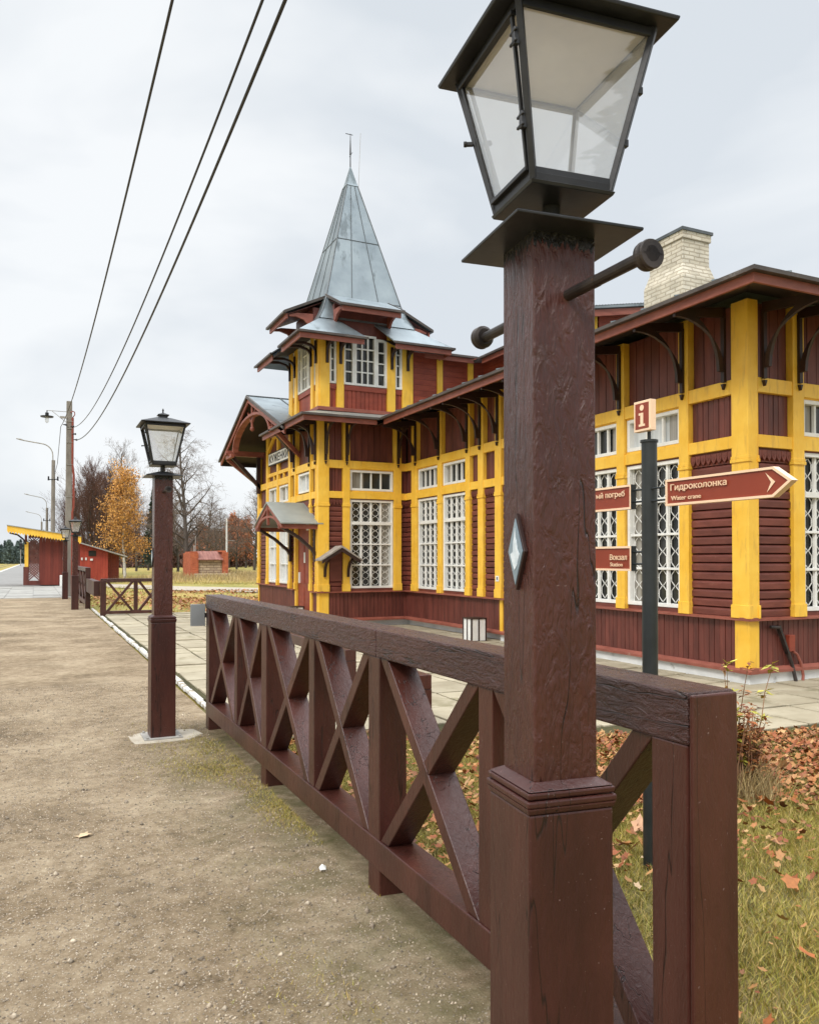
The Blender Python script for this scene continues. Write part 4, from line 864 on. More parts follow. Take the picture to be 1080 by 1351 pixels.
b.add([(EX+.05,EY+.05,s0z),(XW+.1,YE+.1,s1z+.03),(XW+.1,16.6,s1z+.03),(EX+.05,16.6,s0z)], [(0,1,2,3)])
b.add([(EX+.05,EY+.05,s0z),(X2,EY+.05,s0z),(X2,YE+.1,s1z+.03),(XW+.1,YE+.1,s1z+.03)], [(0,1,2,3)])
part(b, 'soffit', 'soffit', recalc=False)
# brackets under the long eave
for a in (7.205, 7.90, 9.14, 10.33, 11.04, 11.71, 12.50, 13.13, 13.63, 14.83, 15.95): bracket(FW, a)
for a in (7.875, 8.485, 9.7, 10.9, 11.7, 12.9): bracket(FE, a)
# skirt roof of the turret bay
SX, SY = 5.0, 15.9; zu = 4.755
P1, P2, P3, P4 = (SX,SY,EZ), (EX+.03,SY,EZ), (7.52,YT-.005,zu+.02), (XB-.005,YT-.005,zu+.0)
b = MB(); b.add([P1,P2,P3,P4,(SX,19.45,EZ),(XB-.005,19.0,zu)], [(0,1,2,3),(0,3,5,4)]); b.add([(x,y,z-.03) for x,y,z in (P1,P2,P3,P4,(SX,19.45,EZ),(XB-.005,19.0,zu))], [(3,2,1,0),(4,5,3,0)])
b.add([P1,P2,(P2[0],P2[1],EZ-.03),(SX,SY,EZ-.03)], [(3,2,1,0)]); part(b, 'skirt_roof', 'zincold')
eave([(SX,19.3,EZ),(SX,SY,EZ),(EX-.02,SY,EZ)])
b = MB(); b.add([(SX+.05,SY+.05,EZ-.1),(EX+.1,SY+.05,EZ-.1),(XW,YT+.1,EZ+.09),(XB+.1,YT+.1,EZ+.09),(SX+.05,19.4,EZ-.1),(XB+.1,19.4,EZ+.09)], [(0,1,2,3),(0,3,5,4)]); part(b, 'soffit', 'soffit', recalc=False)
for a in (5.72, 6.21, 7.45): bracket(FT, a, dd=.62, zt=4.42)
for a in (16.69, 17.115, 18.255): bracket(FD, a, dd=.55, zt=4.42)
# gable roof
GX, GY, GH, gz0, gz1 = 5.0, 20.75, 3.42, 4.46, 5.78
b = MB()
for sg in (-1, 1): b.prism([(GX,GY,gz1),(GX,GY+sg*GH,gz0),(GX,GY+sg*GH,gz0-.03),(GX,GY,gz1-.03)], (3.9,0,0))
gr = part(b, 'gable_roof', 'zinc')
b = MB()
for x in (5.9, 6.8): b.bar((x,GY,gz1+.012),(x,GY-GH,gz0+.012), .02,.03)
b.bar((GX,GY,gz1+.01),(9,GY,gz1+.01),.05,.03); b.build('standing_seam', M['seam'], gr)
b = MB()
for sg in (-1, 1):
    b.prism([(GX-.012,GY,gz1+.012),(GX-.012,GY+sg*(GH+.02),gz0+.012),(GX-.012,GY+sg*(GH+.02),gz0-.05),(GX-.012,GY,gz1-.055)], (.05,0,0))
b.build('roof_edge', M['gutter'], gr)
b = MB()
for sg in (-1, 1): b.prism([(GX+.04,GY,gz1-.06),(GX+.04,GY+sg*(GH-.04),gz0-.045),(GX+.04,GY+sg*(GH-.04),gz0-.15),(GX+.04,GY,gz1-.17)], (.04,0,0))
bgd = part(b, 'bargeboard', 'fascia')
b = MB()
for sg in (-1, 1): b.prism([(GX+.085,GY,gz1-.075),(GX+.085,GY+sg*GH,gz0-.06),(GX+.085,GY+sg*GH,gz0-.075),(GX+.085,GY,gz1-.09)], (1.3,0,0))
for yy in (GY+GH-.05,): b.box(GX+.06, 8, yy, yy+.03, gz0-.16, gz0-.03)
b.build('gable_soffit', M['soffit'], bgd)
# open timber truss in the gable: arch, king pendant, plates and struts
b = MB(); xt = GX+.16
arc = [(GY + 1.95*math.cos(i*math.pi/16), 4.55 + .72*math.sin(i*math.pi/16)) for i in range(17)]
for p, r in zip(arc, arc[1:]): b.bar((xt, p[0], p[1]), (xt, r[0], r[1]), .07, .17, up=(1,0,0))
b.tube([(xt,GY,gz1-.18),(xt,GY,4.98),(xt,GY,4.95),(xt,GY,4.90),(xt,GY,4.86)], [.035,.035,.06,.06,.02], 8)
for sg in (-1, 1): b.bar((xt, GY+sg*.42, gz1-.36), (xt, GY+sg*.05, 5.12), .05, .06, up=(1,0,0)); b.bar((xt, GY+sg*2.0, 4.5), (xt, GY+sg*2.0, 5.0), .06, .07, up=(1,0,0))
part(b, 'gable_truss', 'fascia', bevel=.006, seg=1)
for sg in (-1, 1):
    b = MB(); yp = GY + sg*2.35
    b.bar((GX+.02, yp, 4.56), (XG+.1, yp, 4.56), .14, .15); b.tube([(GX+.02,yp,4.56),(GX-.03,yp,4.56)], .07, 10)
    b.bar((GX+.10, yp-.35, 4.46), (GX+.10, yp+.35, 4.46), .10, .10)
    part(b, 'roof_plate', 'fascia', bevel=.006, seg=1)
    b = MB(); b.bar((GX+.16, yp, 4.47), (XG-.05, yp, 3.58), .10, .12, up=(0,1,0)); b.box(XG-.17, XG-.075, yp-.06, yp+.06, 3.42, 4.5); part(b, 'gable_strut', 'darkwood', bevel=.004, seg=1)
    b = MB(); b.bar((GX+.10, yp+sg*.35, 4.42), (XG-.05, yp+sg*.12, 3.66), .09, .11, up=(0,1,0)); part(b, 'gable_strut', 'fascia', bevel=.004, seg=1)
# --- turret upper storey
TX0, TX1, TY0, TY1 = XB, 7.845, YT, 18.80
tcx, tcy = (TX0+TX1)/2, (TY0+TY1)/2
TS, TWf = Face('y', TY0), Face('x', TX0)
b = MB(); b.box(TX0+.08, TX1-.08, TY0+.08, TY1-.08, 4.5, 6.9); part(b, 'turret_core', 'soffit')
b = MB(); b.box(TX1-.05, TX1, TY0+.02, TY1, 4.7, 6.8); b.box(TX0, TX1, TY1-.05, TY1, 4.7, 6.8); part(b, 'turret_wall', 'red')
def turret(F, o, rev=False):
    seg = [(0,.195,'P'),(.195,.36,'n'),(.36,.525,'P'),(.525,1.57,'B'),(1.57,1.765,'P'),(1.765,1.945,'n'),(1.945,2.205,'P')]
    for a0, a1, k in seg:
        a0 += o; a1 += o
        if a0 == o: a0 -= .03
        if k == 'P': b = MB(); F.box(b, a0, a1, -.08, .06 if a0 > o else .055, 4.83, 6.62); part(b, 'turret_post', 'yellow', bevel=.004, seg=1)
        else:
            planks_v(F, a0, a1, 4.84, 5.30, name='turret_panel', m='red', w=.10, d=-.01)
            b = MB(); F.box(b, a0, a1, -.05, .02, 5.25, 5.36); part(b, 'turret_sill', 'red')
            top = 6.46
            if k == 'n': window(F, a0, a1, 5.37, top, hexg=False, cols=1, rows=4)
            else:
                wn = window(F, a0, a0+.26, 5.37, top, hexg=False, cols=1, rows=4); window(F, a0+.262, a1-.262, 5.37, top+.05, hexg=False, cols=3, rows=4); window(F, a1-.26, a1, 5.37, top, hexg=False, cols=1, rows=4)
            b = MB(); F.box(b, a0, a1, -.08, -.01, top, 6.62); part(b, 'turret_panel', 'red')
turret(TS, TX0); turret(TWf, TY0)
b = MB(); b.box(TX0-.09, TX1+.05, TY0-.09, TY1+.05, 4.752, 4.835); part(b, 'turret_base_trim', 'fascia', bevel=.006)
# corner pent roofs of the turret
UE, US, UZ = .71, .70, 6.275
px0, px1, py0, py1 = TX0-UE, TX1+UE, TY0-US, TY1+US; zt_ = 6.80
def slab(b, pts, th=.03): n = len(pts); b.prism(pts, (0,0,-th))
ga, gb = (tcx-.30, tcx+.35), (tcy-.32, tcy+.32)
pent = MB(); ed = []
TZ = lambda t: UZ + (zt_-UZ)*t
W0, W1 = tcx-.50, tcx+.10   # upper ends of the south pents
def quad(p): slab(pent, p)
quad([(px0,py0,UZ),(ga[0],py0,UZ),(ga[0]-.42,TY0-.02,zt_-.02),(TX0-.02,TY0-.02,zt_-.02)])
quad([(gb_ if False else ga[1],py0,UZ),(px1,py0,UZ),(TX1+.02,TY0-.02,zt_-.02),(ga[1]-.20,TY0-.02,zt_-.02)])
quad([(px0,py0,UZ),(TX0-.02,TY0-.02,zt_-.02),(TX0-.02,gb[0]-.25,zt_-.02),(px0,gb[0],UZ)])
quad([(px0,gb[1],UZ),(TX0-.02,gb[1]+.25,zt_-.02),(TX0-.02,TY1+.02,zt_-.02),(px0,py1,UZ)])
quad([(px1,py0,UZ),(px1,py1,UZ),(TX1+.02,TY1+.02,zt_-.02),(TX1+.02,TY0-.02,zt_-.02)])
quad([(px0,py1,UZ),(TX0-.02,TY1+.02,zt_-.02),(TX1+.02,TY1+.02,zt_-.02),(px1,py1,UZ)])
part(pent, 'turret_skirt_roof', 'zinc')
eave([(px0,gb[0],UZ),(px0,py0,UZ),(ga[0],py0,UZ)]); eave([(ga[1],py0,UZ),(px1,py0,UZ),(px1,py1,UZ)]); eave([(px0,py1,UZ),(px0,gb[1],UZ)])
b = MB()
b.add([(px0+.04,py0+.04,UZ-.10),(ga[0],py0+.04,UZ-.10),(ga[0],TY0+.05,6.50),(TX0+.05,TY0+.05,6.50)], [(0,1,2,3)]); b.add([(ga[1],py0+.04,UZ-.10),(px1-.04,py0+.04,UZ-.10),(TX1-.05,TY0+.05,6.50),(ga[1],TY0+.05,6.50)], [(0,1,2,3)])
b.add([(px0+.04,py0+.04,UZ-.10),(TX0+.05,TY0+.05,6.50),(TX0+.05,TY1,6.50),(px0+.04,py1-.04,UZ-.10)], [(0,1,2,3)]); b.add([(px1-.04,py0+.04,UZ-.10),(px1-.04,py1,UZ-.10),(TX1-.05,TY1,6.50),(TX1-.05,TY0+.05,6.50)], [(0,1,2,3)])
part(b, 'turret_soffit', 'soffit', recalc=False)
for F, aa in ((TS, (TX0+.13, TX0+.44, TX0+1.67, TX0+2.07)), (TWf, (TY0+.10, TY0+.44, TY0+1.67, TY0+2.07))):
    for a in aa:
        b = MB(); pp = [(.065, 5.95), (.085, 6.08), (.16, 6.17), (.34, 6.22), (.60, 6.20)]
        for p, r in zip(pp, pp[1:]): F.bar(b, (a, p[0], p[1]), (a, r[0], r[1]), .06, .05)
        F.box(b, a-.03, a+.03, .056, .10, 5.80, 6.3); part(b, 'turret_bracket', 'darkwood')
# raised pent over the middle of each face, on a red dormer box
def dormer(kind_):
    b = MB(); g = MB(); r = MB()
    c = tcx-.155 if kind_ == 's' else tcy
    hwid, hbox = .735, .64; zo, zi = 6.955, 7.42
    def T(a, d, z):   # a along face from centre, d outwards from the wall plane
        if kind_ == 's': return (c+a, TY0-d, z)
        if kind_ == 'w': return (TX0-d, c+a, z)
        return (TX1+d, c+a, z)
    def ex(bb, pts, vec): bb.prism([T(*p) for p in pts], Vector(T(*vec)) - Vector(T(0,0,0)))
    ex(b, [(-hwid, .70, zo), (hwid, .70, zo), (hwid-.02, -.28, zi), (-hwid+.02, -.28, zi)], (0,0,-.03))
    rf = part(b, 'dormer_roof', 'zinc')
    ex(g, [(-hwid-.01, .73, zo-.001), (-hwid-.01, .73, zo-.05), (-hwid-.01, .66, zo-.05), (-hwid-.01, .66, zo-.001)], (2*hwid+.02,0,0))
    for s in (-1, 1): ex(g, [(s*(hwid+.005), .715, zo+.008), (s*(hwid+.005), -.27, zi+.008), (s*(hwid+.005), -.27, zi-.06), (s*(hwid+.005), .715, zo-.052)], (s*.018,0,0))
    g.build('roof_edge', M['gutter'], rf)
    ex(r, [(-hwid+.05, .655, zo-.05), (-hwid+.05, .655, zo-.15), (-hwid+.05, .615, zo-.15), (-hwid+.05, .615, zo-.03)], (2*hwid-.1,0,0))
    for s in (-1, 1):
        ex(r, [(s*hbox-.03, .03, 6.58), (s*hbox-.03, .09, 6.60), (s*hbox-.03, .13, 6.72), (s*hbox-.03, .24, 6.83), (s*hbox-.03, .42, 6.88), (s*hbox-.03, .58, 6.865), (s*hbox-.03, .58, 6.90), (s*hbox-.03, .40, 6.96), (s*hbox-.03, .03, 6.98)], (.055,0,0))
    r.build('dormer_trim', M['fascia'], rf)
    x = MB(); ex(x, [(-hbox, .02, 6.46), (hbox, .02, 6.46), (hbox, .02, 7.14), (-hbox, .02, 7.14)], (0,-.6,0)); ex(x, [(-hwid+.04, .62, zo-.05), (hwid-.04, .62, zo-.05), (hwid-.04, -.2, zi-.14), (-hwid+.04, -.2, zi-.14)], (0,0,-.01)); x.build('dormer_box', M['maroon_v'], rf)
for k_ in 'swe': dormer(k_)
# spire
b = MB(); prof = [(6.78,1.15),(7.02,1.02),(7.34,.905),(10.33,.135)]
for (za, ha), (zb_, hb_) in zip(prof, prof[1:]): b.frus(tcx, tcy, za, ha, zb_, hb_, cap=False)
sp_ = part(b, 'spire', 'zinc')
b = MB()
def hs(z):
    for (za, ha), (zb_, hb_) in zip(prof, prof[1:]):
        if za <= z <= zb_: return ha + (hb_-ha)*(z-za)/(zb_-za)
    return .1
for sx_, sy_ in ((-1,-1),(1,-1),(-1,1),(1,1)):
    for (za, ha), (zb_, hb_) in zip(prof, prof[1:]): b.bar((tcx+sx_*ha, tcy+sy_*ha, za), (tcx+sx_*hb_, tcy+sy_*hb_, zb_), .022, .022)
for f in (-.33, .38):
    h0, h1 = hs(7.36), hs(10.3)
    b.bar((tcx+f*h0, tcy-h0-.004, 7.36), (tcx+f*h1, tcy-h1-.004, 10.3), .012, .014, up=(0,1,0)); b.bar((tcx-h0-.004, tcy+f*h0, 7.36), (tcx-h1-.004, tcy+f*h1, 10.3), .012, .014, up=(1,0,0))
for z in (7.36, 8.86):
    h = hs(z)+.004; b.bar((tcx-h, tcy-h, z), (tcx+h, tcy-h, z), .012, .012); b.bar((tcx-h, tcy-h, z), (tcx-h, tcy+h, z), .012, .012)
b.build('spire_seam', M['seam'], sp_)
b = MB(); b.frus(tcx, tcy, 10.32, .150, 10.36, .135); b.frus(tcx, tcy, 10.361, .130, 10.82, .012); b.build('spire_cap', M['zinc'], sp_)
b = MB(); b.tube([(tcx,tcy,10.8),(tcx,tcy,11.10),(tcx,tcy,11.12),(tcx,tcy,11.62)], [.015,.012,.022,.006], 6); b.tube([(tcx-.03,tcy-.02,11.05),(tcx+.06,tcy+.02,11.2)], .006, 5); b.bar((tcx-.12,tcy,11.6),(tcx+.06,tcy,11.6),.012,.012); b.build('weathervane_rod', M['black_metal'], sp_)
b = MB(); b.tube([(tcx+.16,tcy-.12,10.28),(tcx+.24,tcy-.05,11.66)], .005, 5); b.build('lightning_rod', M['concrete'], sp_)
# --- upper hall behind the turret
HZ = 6.20
b = MB(); b.box(7.85, 9.85, TY0, 20.5, 5.0, HZ-.05); b.box(9.75, 13.1, 12.3, 20.5, 5.0, HZ-.05); part(b, 'hall_core', 'soffit')
HS, HWf, HE = Face('y', TY0-.001), Face('x', 9.749), Face('y', 12.299)
b = MB()
def hsid(F, a0, a1):
    z = 4.75
    while z < HZ-.02: F.box(b, a0, a1, 0, .022, z, z+.125); z += .13
hsid(HS, 7.85, 9.75); hsid(HWf, 12.3, TY0); hsid(HE, 9.75, 13.1); part(b, 'hall_siding', 'red')
for a0 in (8.46, 9.28): b = MB(); HS.box(b, a0, a0+.14, .0, .06, 4.7, HZ-.05); part(b, 'hall_post', 'yellow')
for a0 in (12.3, 13.3, 14.3, 15.4): b = MB(); HWf.box(b, a0, a0+.14, .0, .06, 4.7, HZ-.05); part(b, 'hall_post', 'yellow')
b = MB(); b.prism([(9.35,11.95,HZ),(11.4,11.95,HZ+.36),(13.5,11.95,HZ),(13.5,11.95,HZ-.04),(11.4,11.95,HZ+.32),(9.35,11.95,HZ-.04)], (0,8.6,0)); b.prism([(7.8,16.2,HZ+.03),(9.42,16.2,HZ+.035),(9.42,18.9,HZ+.55),(7.8,18.9,HZ+.55)], (0,0,-.03)); hr = part(b, 'hall_roof', 'zinc')
b = MB()
for i in range(30): b.bar((9.38+i*.07, 11.96, HZ+.018+i*.0123), (9.38+i*.07, 12.6, HZ+.018+i*.0123), .03, .02)
b.build('corrugation', M['seam'], hr)
eave([(9.33,16.1,HZ),(9.33,11.93,HZ)]); eave([(7.95,16.2,HZ+.03),(9.3,16.2,HZ+.03)])
b = MB(); b.prism([(9.4,11.99,HZ-.05),(11.4,11.99,HZ+.30),(11.4,11.99,HZ+.18),(9.4,11.99,HZ-.17)], (0,.04,0)); part(b, 'bargeboard', 'fascia')
# chimney
b = MB(); cx0, cx1, cy0, cy1 = 9.66, 10.24, 10.0, 10.78
b.box(cx0-.07, cx1+.07, cy0-.07, cy1+.07, 5.0, 6.18); b.frus((cx0+cx1)/2, (cy0+cy1)/2, 6.18, .01, 6.19, .01)
V_ = [(cx0-.07,cy0-.07,6.18),(cx1+.07,cy0-.07,6.18),(cx1+.07,cy1+.07,6.18),(cx0-.07,cy1+.07,6.18),(cx0,cy0,6.42),(cx1,cy0,6.42),(cx1,cy1,6.42),(cx0,cy1,6.42)]
b.add(V_, [(0,1,5,4),(1,2,6,5),(2,3,7,6),(3,0,4,7)]); b.box(cx0, cx1, cy0, cy1, 6.42, 6.82); b.box(cx0-.025, cx1+.025, cy0-.025, cy1+.025, 6.82, 6.94)
ch = part(b, 'chimney', 'chimneybrick')
b = MB(); b.box(cx0-.05, cx1+.05, cy0-.05, cy1+.05, 6.941, 6.99); b.build('chimney_cap', M['seam'], ch)
# pipes and box on the south wall
b = MB(); b.tube([(7.99,YE-.06,.69),(8.13,YE-.07,.68)], .02, 8); b.bar((8.12,YE-.06,.70),(8.29,YE-.05,.36), .05, .03); b.tube([(8.30,YE-.05,.36),(8.36,YE-.06,.2),(8.37,YE-.1,.02)], .022, 8); dp = part(b, 'drain_pipe', 'pipe')
b = MB(); b.tube([(8.38,YE-.05,.38),(8.44,YE-.06,.34),(8.50,YE-.07,.22),(8.52,YE-.08,.08),(8.50,YE-.09,.02)], .018, 8); part(b, 'cable_conduit', 'fascia')
b = MB(); b.box(8.30, 8.40, YE-.07, YE-.016, .38, .58); part(b, 'switch_box', 'red', bevel=.004)

# ------------------------------------------------------------------ small lights on the paving
def groundlight(x, y, label):
    t = thing('bollard_light', label, 'garden light', (x, y, .015), 'white box lights on the paving')
    b = MB(); b.box(x-.15, x+.15, y-.15, y+.15, .03, .42); b.build('diffuser', M['white'], t)
    b = MB()
    for sx_ in (-1, 0, 1):
        for sy_ in (-1, 0, 1):
            if (sx_, sy_) == (0, 0): continue
            b.box(x+sx_*.148-.012, x+sx_*.148+.012, y+sy_*.148-.012, y+sy_*.148+.012, .015, .43)
    b.box(x-.165, x+.165, y-.165, y+.165, .4205, .44); b.box(x-.16, x+.16, y-.16, y+.16, .012, .0295); b.build('frame', M['darkwood'], t)
groundlight(7.28, 12.75, 'white box light with dark frame on the paving below the row of tall windows')
groundlight(5.36, 17.55, 'white box light with dark frame standing left of the red station door')

# ------------------------------------------------------------------ waiting shelter and red shed
t = thing('waiting_shelter', 'red boarded waiting shelter with a toothed yellow fascia and lattice panel', 'shelter', (.5, 50, 0))
def wallx(b, x0, x1, y, z0, z1, w=.14):
    n = max(1, round((x1-x0)/w)); st = (x1-x0)/n
    for i in range(n): b.box(x0+i*st+.004, x0+(i+1)*st-.004, y+rnd.uniform(0,.006), y+.06, z0, z1(x0+(i+.5)*st) if callable(z1) else z1)
rz_ = lambda x: 2.96 - .155*(x-.0)
b = MB(); wallx(b, .28, 2.4, 49.9, .05, lambda x: rz_(x)-.1); b.box(.28, 2.4, 49.97, 53.5, .05, 2.5); b.build('wall', M['shelterred'], t)
b = MB(); b.box(-.55, -.30, 49.85, 50.0, .05, 1.08); b.box(-.55, .30, 49.86, 49.99, .05, .30); b.build('low_panel', M['maroon_v'], t)
b = MB(); b.box(-.49, -.30, 49.84, 50.0, 1.081, 2.48); b.build('post', M['yellow'], t)
b = MB(); b.box(-.49, -.36, 49.85, 50.0, 2.481, rz_(-.4)-.05); b.build('post_head', M['maroon'], t)
b = MB()
for i in range(25):
    for sg in (-1, 1):
        z = .32 + i*.145 - .29
        p0, p1 = (-.28, z), (.27, z+.55)
        if sg < 0: p0, p1 = (-.28, z+.55), (.27, z)
        if max(p0[1], p1[1]) > 2.92 or min(p0[1], p1[1]) < .3: continue
        b.bar((p0[0], 49.93+sg*.01, p0[1]), (p1[0], 49.93+sg*.01, p1[1]), .062, .018, up=(0,1,0))
b.box(-.30, -.27, 49.89, 49.96, .3, 2.9); b.box(.26, .285, 49.89, 49.96, .3, 2.9); b.box(-.3,.28,49.895,49.955,2.72,2.92); b.build('lattice', M['maroon'], t)
b = MB(); n = 26; x0, x1 = -1.36, 2.42
for i in range(n):
    xa, xb = x0+(x1-x0)*i/n, x0+(x1-x0)*(i+1)/n; m_ = (xa+xb)/2
    b.prism([(xa,49.2,rz_(xa)+.22),(xb,49.2,rz_(xb)+.22),(xb,49.2,rz_(xb)-.10),(m_,49.2,rz_(m_)-.21),(xa,49.2,rz_(xa)-.10)], (0,.03,0))
b.build('fascia', M['yellow'], t)
b = MB(); b.prism([(x0-.02,49.15,rz_(x0)+.24),(x1,49.15,rz_(x1)+.24),(x1,49.15,rz_(x1)+.20),(x0-.02,49.15,rz_(x0)+.20)], (0,5,0)); b.build('roof', M['zincold'], t)
b = MB(); pp = [(-.42, 2.35), (-.55, 2.62), (-.85, 2.88), (-1.25, 2.98)]
for p, r in zip(pp, pp[1:]): b.bar((p[0],49.9,p[1]), (r[0],49.9,r[1]), .09, .16, up=(0,1,0))
b.build('bracket', M['darkwood'], t)
b = MB(); b.box(1.30, 1.62, 48.6, 48.9, 0, .62); tag(b.build('utility_cabinet', M['white'], origin=(1.46,48.75,0), bevel=.02), 'small white cabinet at the foot of the red shelter wall', 'cabinet')
t = thing('red_shed', 'low bright red shed with a sloping grey roof behind the small lantern posts', 'shed', (3.6, 57, 0))
b = MB(); wallx(b, 2.2, 4.47, 57.0, -.05, lambda x: 2.62-.31*(x-2.7), .16); b.box(2.2, 4.47, 57.07, 61, -.05, 1.9); b.build('wall', surf('bright_red_boards', (.30,.035,.018), (.40,.06,.03), .6, (3,3,1), bump=.3, bscale=(20,20,4), island=.12), t)
b = MB(); wallx(b, 4.475, 5.3, 58.5, -.05, lambda x: 2.62-.31*(x-2.7), .16); b.box(4.475, 5.3, 58.57, 61, -.05, 1.6); b.build('annex_wall', M['red'], t)
b = MB(); b.prism([(2.0,56.6,2.85),(5.65,56.6,1.72),(5.65,56.6,1.64),(2.0,56.6,2.77)], (0,5,0)); b.build('roof', M['concrete'], t)
b = MB(); b.box(3.25, 3.72, 56.96, 57.01, 1.72, 2.08); b.build('window', M['winglass'], t)
b = MB()
for x in (2.55, 2.8, 3.05): b.box(x, x+.09, 56.95, 56.99, 1.45, 1.62)
b.box(3.35, 3.52, 56.95, 56.99, 1.42, 1.55); b.build('notice', M['white'], t)

# ------------------------------------------------------------------ brick ruin, white mast
t = thing('brick_ruin', 'low red brick ruin with rubble stone wall and rusty sheet roof', 'ruin', (11.2, 57.5, 0))
b = MB(); b.box(9.92, 10.50, 57.5, 60.5, -.2, 1.95); b.box(9.97, 10.44, 57.52, 60, 1.95, 2.06); b.build('brick_end', M['redbrick'], t)
b = MB(); b.box(12.18, 12.6, 57.5, 60.5, .3, 2.02); b.box(12.05, 12.45, 57.55, 60, 2.02, 2.14); b.build('brick_end', M['redbrick'], t)
b = MB(); b.box(10.50, 12.18, 57.62, 60.4, -.1, 1.50); b.box(10.2, 12.75, 57.42, 57.6, -.1, .50); b.build('stone_wall', M['stone'], t, bevel=.03)
b = MB(); b.prism([(10.46,57.35,1.50),(12.2,57.35,1.50),(12.2,58.6,2.10),(10.46,58.6,2.10)], (0,0,-.06)); b.build('sheet_roof', surf('rusty_roof_sheet', (.16,.055,.04), (.30,.13,.10), .7, (6,1,1), bump=.3, bscale=(12,2,2)), t)
b = MB(); b.prism([(9.94,57.9,-.1),(9.94,58.5,-.1),(9.94,58.5,1.1),(9.94,58.2,1.35),(9.94,57.9,1.1)], (.03,0,0)); b.build('doorway', M['soffit'], t)
t = thing('white_mast', 'tall thin white pole standing just right of the brick ruin', 'pole', (13.55, 62.5, .1))
b = MB(); b.tube([(13.55,62.5,.1),(13.55,62.5,4.7)], [.085,.06], 10); b.build('shaft', M['white'], t)
b = MB(); b.box(13.42, 13.72, 62.35, 62.65, .1, .75); b.build('box', M['white'], t)
b = MB(); b.bar((13.5,62.5,3.0),(14.2,62.5,2.95),.04,.04); b.build('arm', M['concrete'], t)
t = thing('flue_pipes', 'two thin pipes sticking up from the roof of the brick ruin', 'pipe', (10.6, 59, 2.06))
b = MB(); b.tube([(10.35,58.4,2.0),(10.35,58.4,2.5)], .05, 8); b.build('short_pipe', M['concrete'], t)
b = MB(); b.tube([(10.55,59,2.0),(10.55,59,3.2)], .025, 6); b.build('thin_pipe', M['concrete'], t)

# ------------------------------------------------------------------ utility pole, cables, street lights
t = thing('utility_pole', 'weathered utility pole with a small hanging lamp and a red conduit', 'utility pole', (1.245, 35, 0))
b = MB(); b.frus(1.245, 35, -.2, .135, 7.88, .105); b.build('pole', M['polewood'], t, bevel=.02)
b = MB(); b.tube([(1.36,34.95,7.2),(1.45,34.95,7.35),(1.44,34.95,7.45),(1.36,34.93,7.48),(1.30,34.86,7.4)], .022, 6); b.tube([(1.37,34.9,7.2),(1.37,34.9,5.3),(1.42,34.9,4.9),(1.42,34.9,3.6),(1.37,34.9,3.4),(1.37,34.9,0)], .045, 8); b.build('conduit', M['rustred'], t)
b = MB()
for z in (7.05, 6.75, 6.2, 5.3, 4.0): b.box(1.12, 1.40, 34.86, 34.872, z, z+.02)
b.build('strap', M['concrete'], t)
b = MB(); b.bar((1.15,34.95,7.44),(.42,34.95,7.44),.02,.02); b.bar((1.15,34.95,7.0),(.62,34.95,7.42),.018,.018); b.bar((.90,34.9,7.2),(1.15,34.9,7.2),.08,.08); la = b.build('lamp_bracket', M['concrete'], t)
b = MB(); b.tube([(.425,34.95,7.44),(.425,34.95,7.36),(.425,34.95,7.35),(.425,34.95,7.22),(.425,34.95,7.21),(.425,34.95,7.17)], [.02,.02,.07,.07,.25,.24], 14); b.build('lamp_shade', M['black_metal'], la)
b = MB(); b.tube([(.425,34.95,7.17),(.425,34.95,7.08),(.425,34.95,7.0),(.425,34.95,6.94)], [.05,.08,.075,.03], 10); b.build('bulb', M['glass'], la)
b = MB()
for x, z in ((1.40, 6.85), (1.52, 6.32), (1.47, 6.55), (1.12, 6.9)): b.tube([(x-.12,34.84,z),(x-.03,34.84,z),(x,34.84,z),(x+.03,34.84,z)], [.012,.03,.045,.03], 8)
b.build('insulator', M['cable'], t)
def wire(label, X0, co, y0=-10, y1=34.85, r=.013, x1=None):
    b = MB(); pts = []
    for i in range(61):
        y = y1 + (y0-y1)*i/60; pts.append((X0, y, co[0]*y*y + co[1]*y + co[2]))
    b.tube(pts, r, 6); o = b.build('overhead_cable', M['cable'], origin=(X0, y1, pts[0][2]), smooth=True); tag(o, label, 'cable', 'overhead cables running to the utility pole'); return o
wire('leftmost of the overhead cables sweeping down to the utility pole', .928, (2.40e-3, -6.22e-2, 6.065), r=.012)
wire('middle one of the three overhead cables above the platform', 1.397, (3.2e-3, -7.87e-2, 5.677), r=.011)
wire('thicker rightmost of the three overhead cables above the platform', 1.522, (3.2e-3, -9.42e-2, 5.712), r=.014)
b = MB(); b.tube([(.93,34.9,6.83),(.98,42,6.1),(1.08,52,6.6),(1.2,59.9,7.9)], .013, 5); tag(b.build('overhead_cable', M['cable'], origin=(.93,34.9,6.83)), 'short slack cable between the utility pole and the first curved street light', 'cable')
